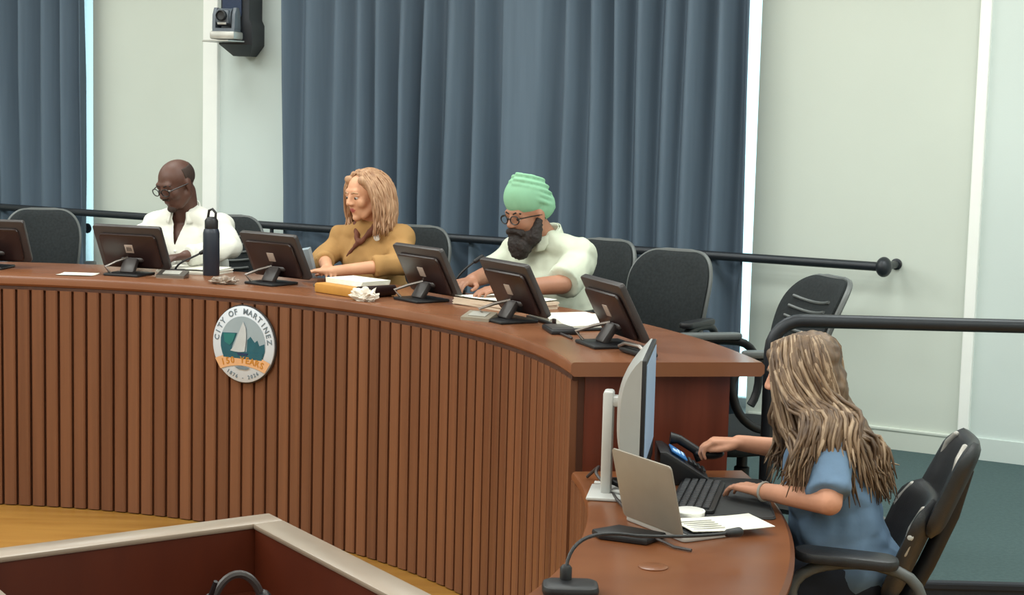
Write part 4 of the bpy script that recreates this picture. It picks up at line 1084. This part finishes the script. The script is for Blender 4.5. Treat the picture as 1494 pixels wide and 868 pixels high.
# --- clerk at the lower desk
D = thing('person', 'long haired person in a pale blue tee working at the clerk\'s desk', 'person', (.98, 4.72, 0), 180)
P = dict(pelvis=(-.0, 0, .50), belly=(.035, 0, .62), chest=(.07, 0, .77), shoulder=None, sl=(.085, .15, .875), sr=(.085, -.15, .87), neck=(.105, 0, .915))
Hm = HM((.15, -.02, 1.035), -24, 12)
b = MB(); head_shapes(b, Hm, True, .95); b.cap(Hm @ Vector((-.025, 0, -.05)), (.09, 0, .9), .045, .05)
torso(b, P, 0, ch=(.1, .125), belly=(.11, .135))
la = [(.085, .155, .865), (.11, .275, .735), (.265, .08, .718)]; ra = [(.085, -.155, .86), (.12, -.28, .765), (.285, -.275, .785)]
b.chain(la, [.04, .036, .024]); b.chain(ra, [.04, .034, .024])
hand_shapes(b, frame(la[2], (.62, -.75, -.03), (0, 0, 1)), -1, (14, 26, 20), k=.92)
hand_shapes(b, frame(ra[2], (1, .05, .02), (0, 0, 1)), 1, (30, 48, 35), k=.92, thumb_in=.012)
fuse('body', b, .0048, 3, 'skin_warm', D, None, lips(Hm, .95, 'lip_red'))
face_parts(D, Hm, .95, brow='hair_ash')
b = MB(); torso(b, P, .016, ch=(.105, .13), belly=(.12, .145)); b.ell((-.01, 0, .5), (.15, .18, .1))
for sy in (-1, 1): b.ell((.135, sy*.055, .78), (.05, .055, .055))
for arm, s in ((la, 1), (ra, -1)):
    a0, a1 = map(Vector, arm[:2]); b.cap(a0, a0+(a1-a0)*.5, .054, .054); b.cap(a0+(a1-a0)*.3, a0+(a1-a0)*.86, .054, .06, flat=True)
fuse('tee_shirt', b, .008, 2, 'shirt_blue', D, wrinkle(.011, 10, 4))
b = MB(); w = Vector(la[2]); ax = (Vector(la[1])-w).normalized(); e1 = ax.cross(Vector((0, 0, 1))).normalized(); e2 = e1.cross(ax)
b.tube([w+ax*.012+(e1*cos(t)+e2*sin(t))*.026 for t in [2*pi*i/18 for i in range(18)]], .004, 6, True); obj('wrist_band', b, 'ink', D)
rnd = random.Random(12); K = Hm @ Matrix.Diagonal((.95,)*3+(1,))
b = MB(); b.ell((-.03, 0, .045), (.1, .09, .085), K, 24, 18); b.ell((-.05, 0, -.04), (.085, .09, .12), K)
for s in (-1, 1): b.cap((.055, s*.045, .075), (.015, s*.08, -.02), .026, .032, K)
hx, hy, hz = Hm.translation
b.cap((hx-.06, hy, hz-.07), (.0, 0, .86), .07, .06); b.cap((-.005, .05, .86), (-.045, .05, .77), .045, .03); b.cap((-.005, -.05, .86), (-.045, -.05, .77), .045, .03)
b.cap((hx-.0, hy+.05, hz-.06), (.13, .11, .88), .04, .03); b.cap((.13, .11, .88), (.185, .125, .77), .03, .02)
fuse('hair_cap', b, .007, 3, 'hair_ash', D, wrinkle(.005, 30, 7))
bA, bB = MB(), MB()
for i in range(760):
    s = 1 if rnd.random() < .62 else -1; a = rnd.uniform(.2, 3.14)
    st = K @ Vector((.07*cos(a)-.01, s*rnd.uniform(.0, .05), .126-.014*abs(cos(a))))
    mid = K @ Vector((.09*cos(a)-.02, s*(.08+.022*sin(a)), .02+rnd.uniform(-.03, .03)))
    if a < .5: mid = K @ Vector((.064, s*.085, .02))
    lo = Vector((hx-.03+.09*cos(a)+rnd.uniform(-.012, .012), hy+s*(.085+.05*sin(a)*rnd.random()), hz-.13+rnd.uniform(-.02, .02)))
    if a > 1.35:
        t = (a-1.35)/1.8
        m2 = Vector((.07-.14*t+rnd.uniform(-.02, .02), s*(.175-.12*t+rnd.uniform(-.03, .01)), .84+rnd.uniform(-.03, .03)))
        en = Vector((.03-.13*t+rnd.uniform(-.03, .02), s*(.17-.12*t+rnd.uniform(-.03, .03)), .735+rnd.uniform(-.05, .06)))
    else:
        m2 = Vector((.12+.07*(1-a/1.35)+rnd.uniform(-.02, .02), s*rnd.uniform(.11, .185), .84+rnd.uniform(-.03, .03)))
        en = Vector((.14+.07*(1-a/1.35)+rnd.uniform(-.03, .03), s*rnd.uniform(.1, .18), .725+rnd.uniform(-.03, .06)))
    ctl = [st, mid, lo, m2, en]
    if s > 0 and .6 < a < 2.3 and rnd.random() < .9:
        jy = rnd.uniform(-.03, .012); mid = mid+Vector((0, .008, 0)); lo = Vector((lo.x+.01, hy+.135+jy, hz-.055+rnd.uniform(-.015, .015)))
        q = rnd.uniform(-.015, .015); x0 = .175-.09*(a-.6)+q
        ctl = [st, mid, lo, Vector((x0, .172+jy, .948+rnd.uniform(-.005, .014))), Vector((x0+.01, .22+jy, .89+rnd.uniform(-.01, .012))), Vector((x0+.02-.03*(a-1.2)+q, .243+rnd.uniform(-.035, .012), .79+rnd.uniform(-.06, .06)))]
    lock(bA if rnd.random() < .66 else bB, ctl, .006, 5, .008, rnd)
obj('hair_locks', bA, 'hair_ash', D, True, 180); obj('light_hair_locks', bB, 'hair_ash_light', D, True, 180)
legs(D, P, 'trouser_navy', (.40, .11, .47), (.42, .11, .05))
# mouse held
mw = Vector((.98-.285-.085, 4.72+.275+.01, .748))
rt = thing('computer_mouse', 'small black mouse held in the clerk\'s raised right hand', 'mouse', mw, 180)
b = MB(); b.ell((0, 0, 0), (.045, .027, .018)); obj('shell', b, 'black', rt)
b = MB(); b.lathe([(.004, -.004), (.006, 0), (.004, .004)], 10, T(.025, 0, .014) @ Rx(90)); obj('wheel', b, 'mon_edge', rt)

# ------------------------------------------------------------------ light, sky, camera
w = bpy.data.worlds.new('daylight'); S.world = w; w.use_nodes = True
bg = w.node_tree.nodes['Background']; bg.inputs['Color'].default_value = (.62, .92, 1., 1); bg.inputs['Strength'].default_value = 2.2
def lamp(s, off, e, size=(1.5, .9), col=(.94, 1, .96)):
    L = bpy.data.lights.new('ceiling_light', 'AREA'); L.shape = 'RECTANGLE'; L.size, L.size_y = size; L.energy = e; L.color = col
    o = bpy.data.objects.new('ceiling_light', L); COL.objects.link(o); o.location = wl(s, off, CEIL-.02); o.rotation_euler = (0, 0, rad(-29)); return o
for s, k, kw in ((-5.6, 1.5, .85), (-3.4, 1.45, .9), (-1.2, .98, 1.), (1.0, .72, 1.3), (3.2, .75, 1.3)):  # unseen overhead lamps added; rows weighted to balance hall and wall brightness
    for off, k2 in ((-1.5, None), (-3.9, 1.1), (-6.3, 1.1), (-8.7, 1.0)):
        lamp(s, off, 33*(kw if k2 is None else k*k2))
cam = bpy.data.cameras.new('camera'); co = bpy.data.objects.new('camera', cam); COL.objects.link(co); S.camera = co
p, r = rad(6.3), rad(1.455)
F = Vector((0, cos(p), -sin(p))); R0 = Vector((1, 0, 0)); U0 = R0.cross(F)
R = R0*cos(r)+U0*sin(r); U = -R0*sin(r)+U0*cos(r)
mx = Matrix((R, U, -F)).transposed().to_4x4(); mx.translation = (0, 0, 1.76); co.matrix_world = mx
cam.sensor_width = 36; cam.lens = 2450/1494*36; cam.clip_start = .05
vs = S.view_settings; vs.view_transform = 'Standard'; vs.look = 'None'; vs.exposure = 0; vs.gamma = 1; vs.use_curve_mapping = False
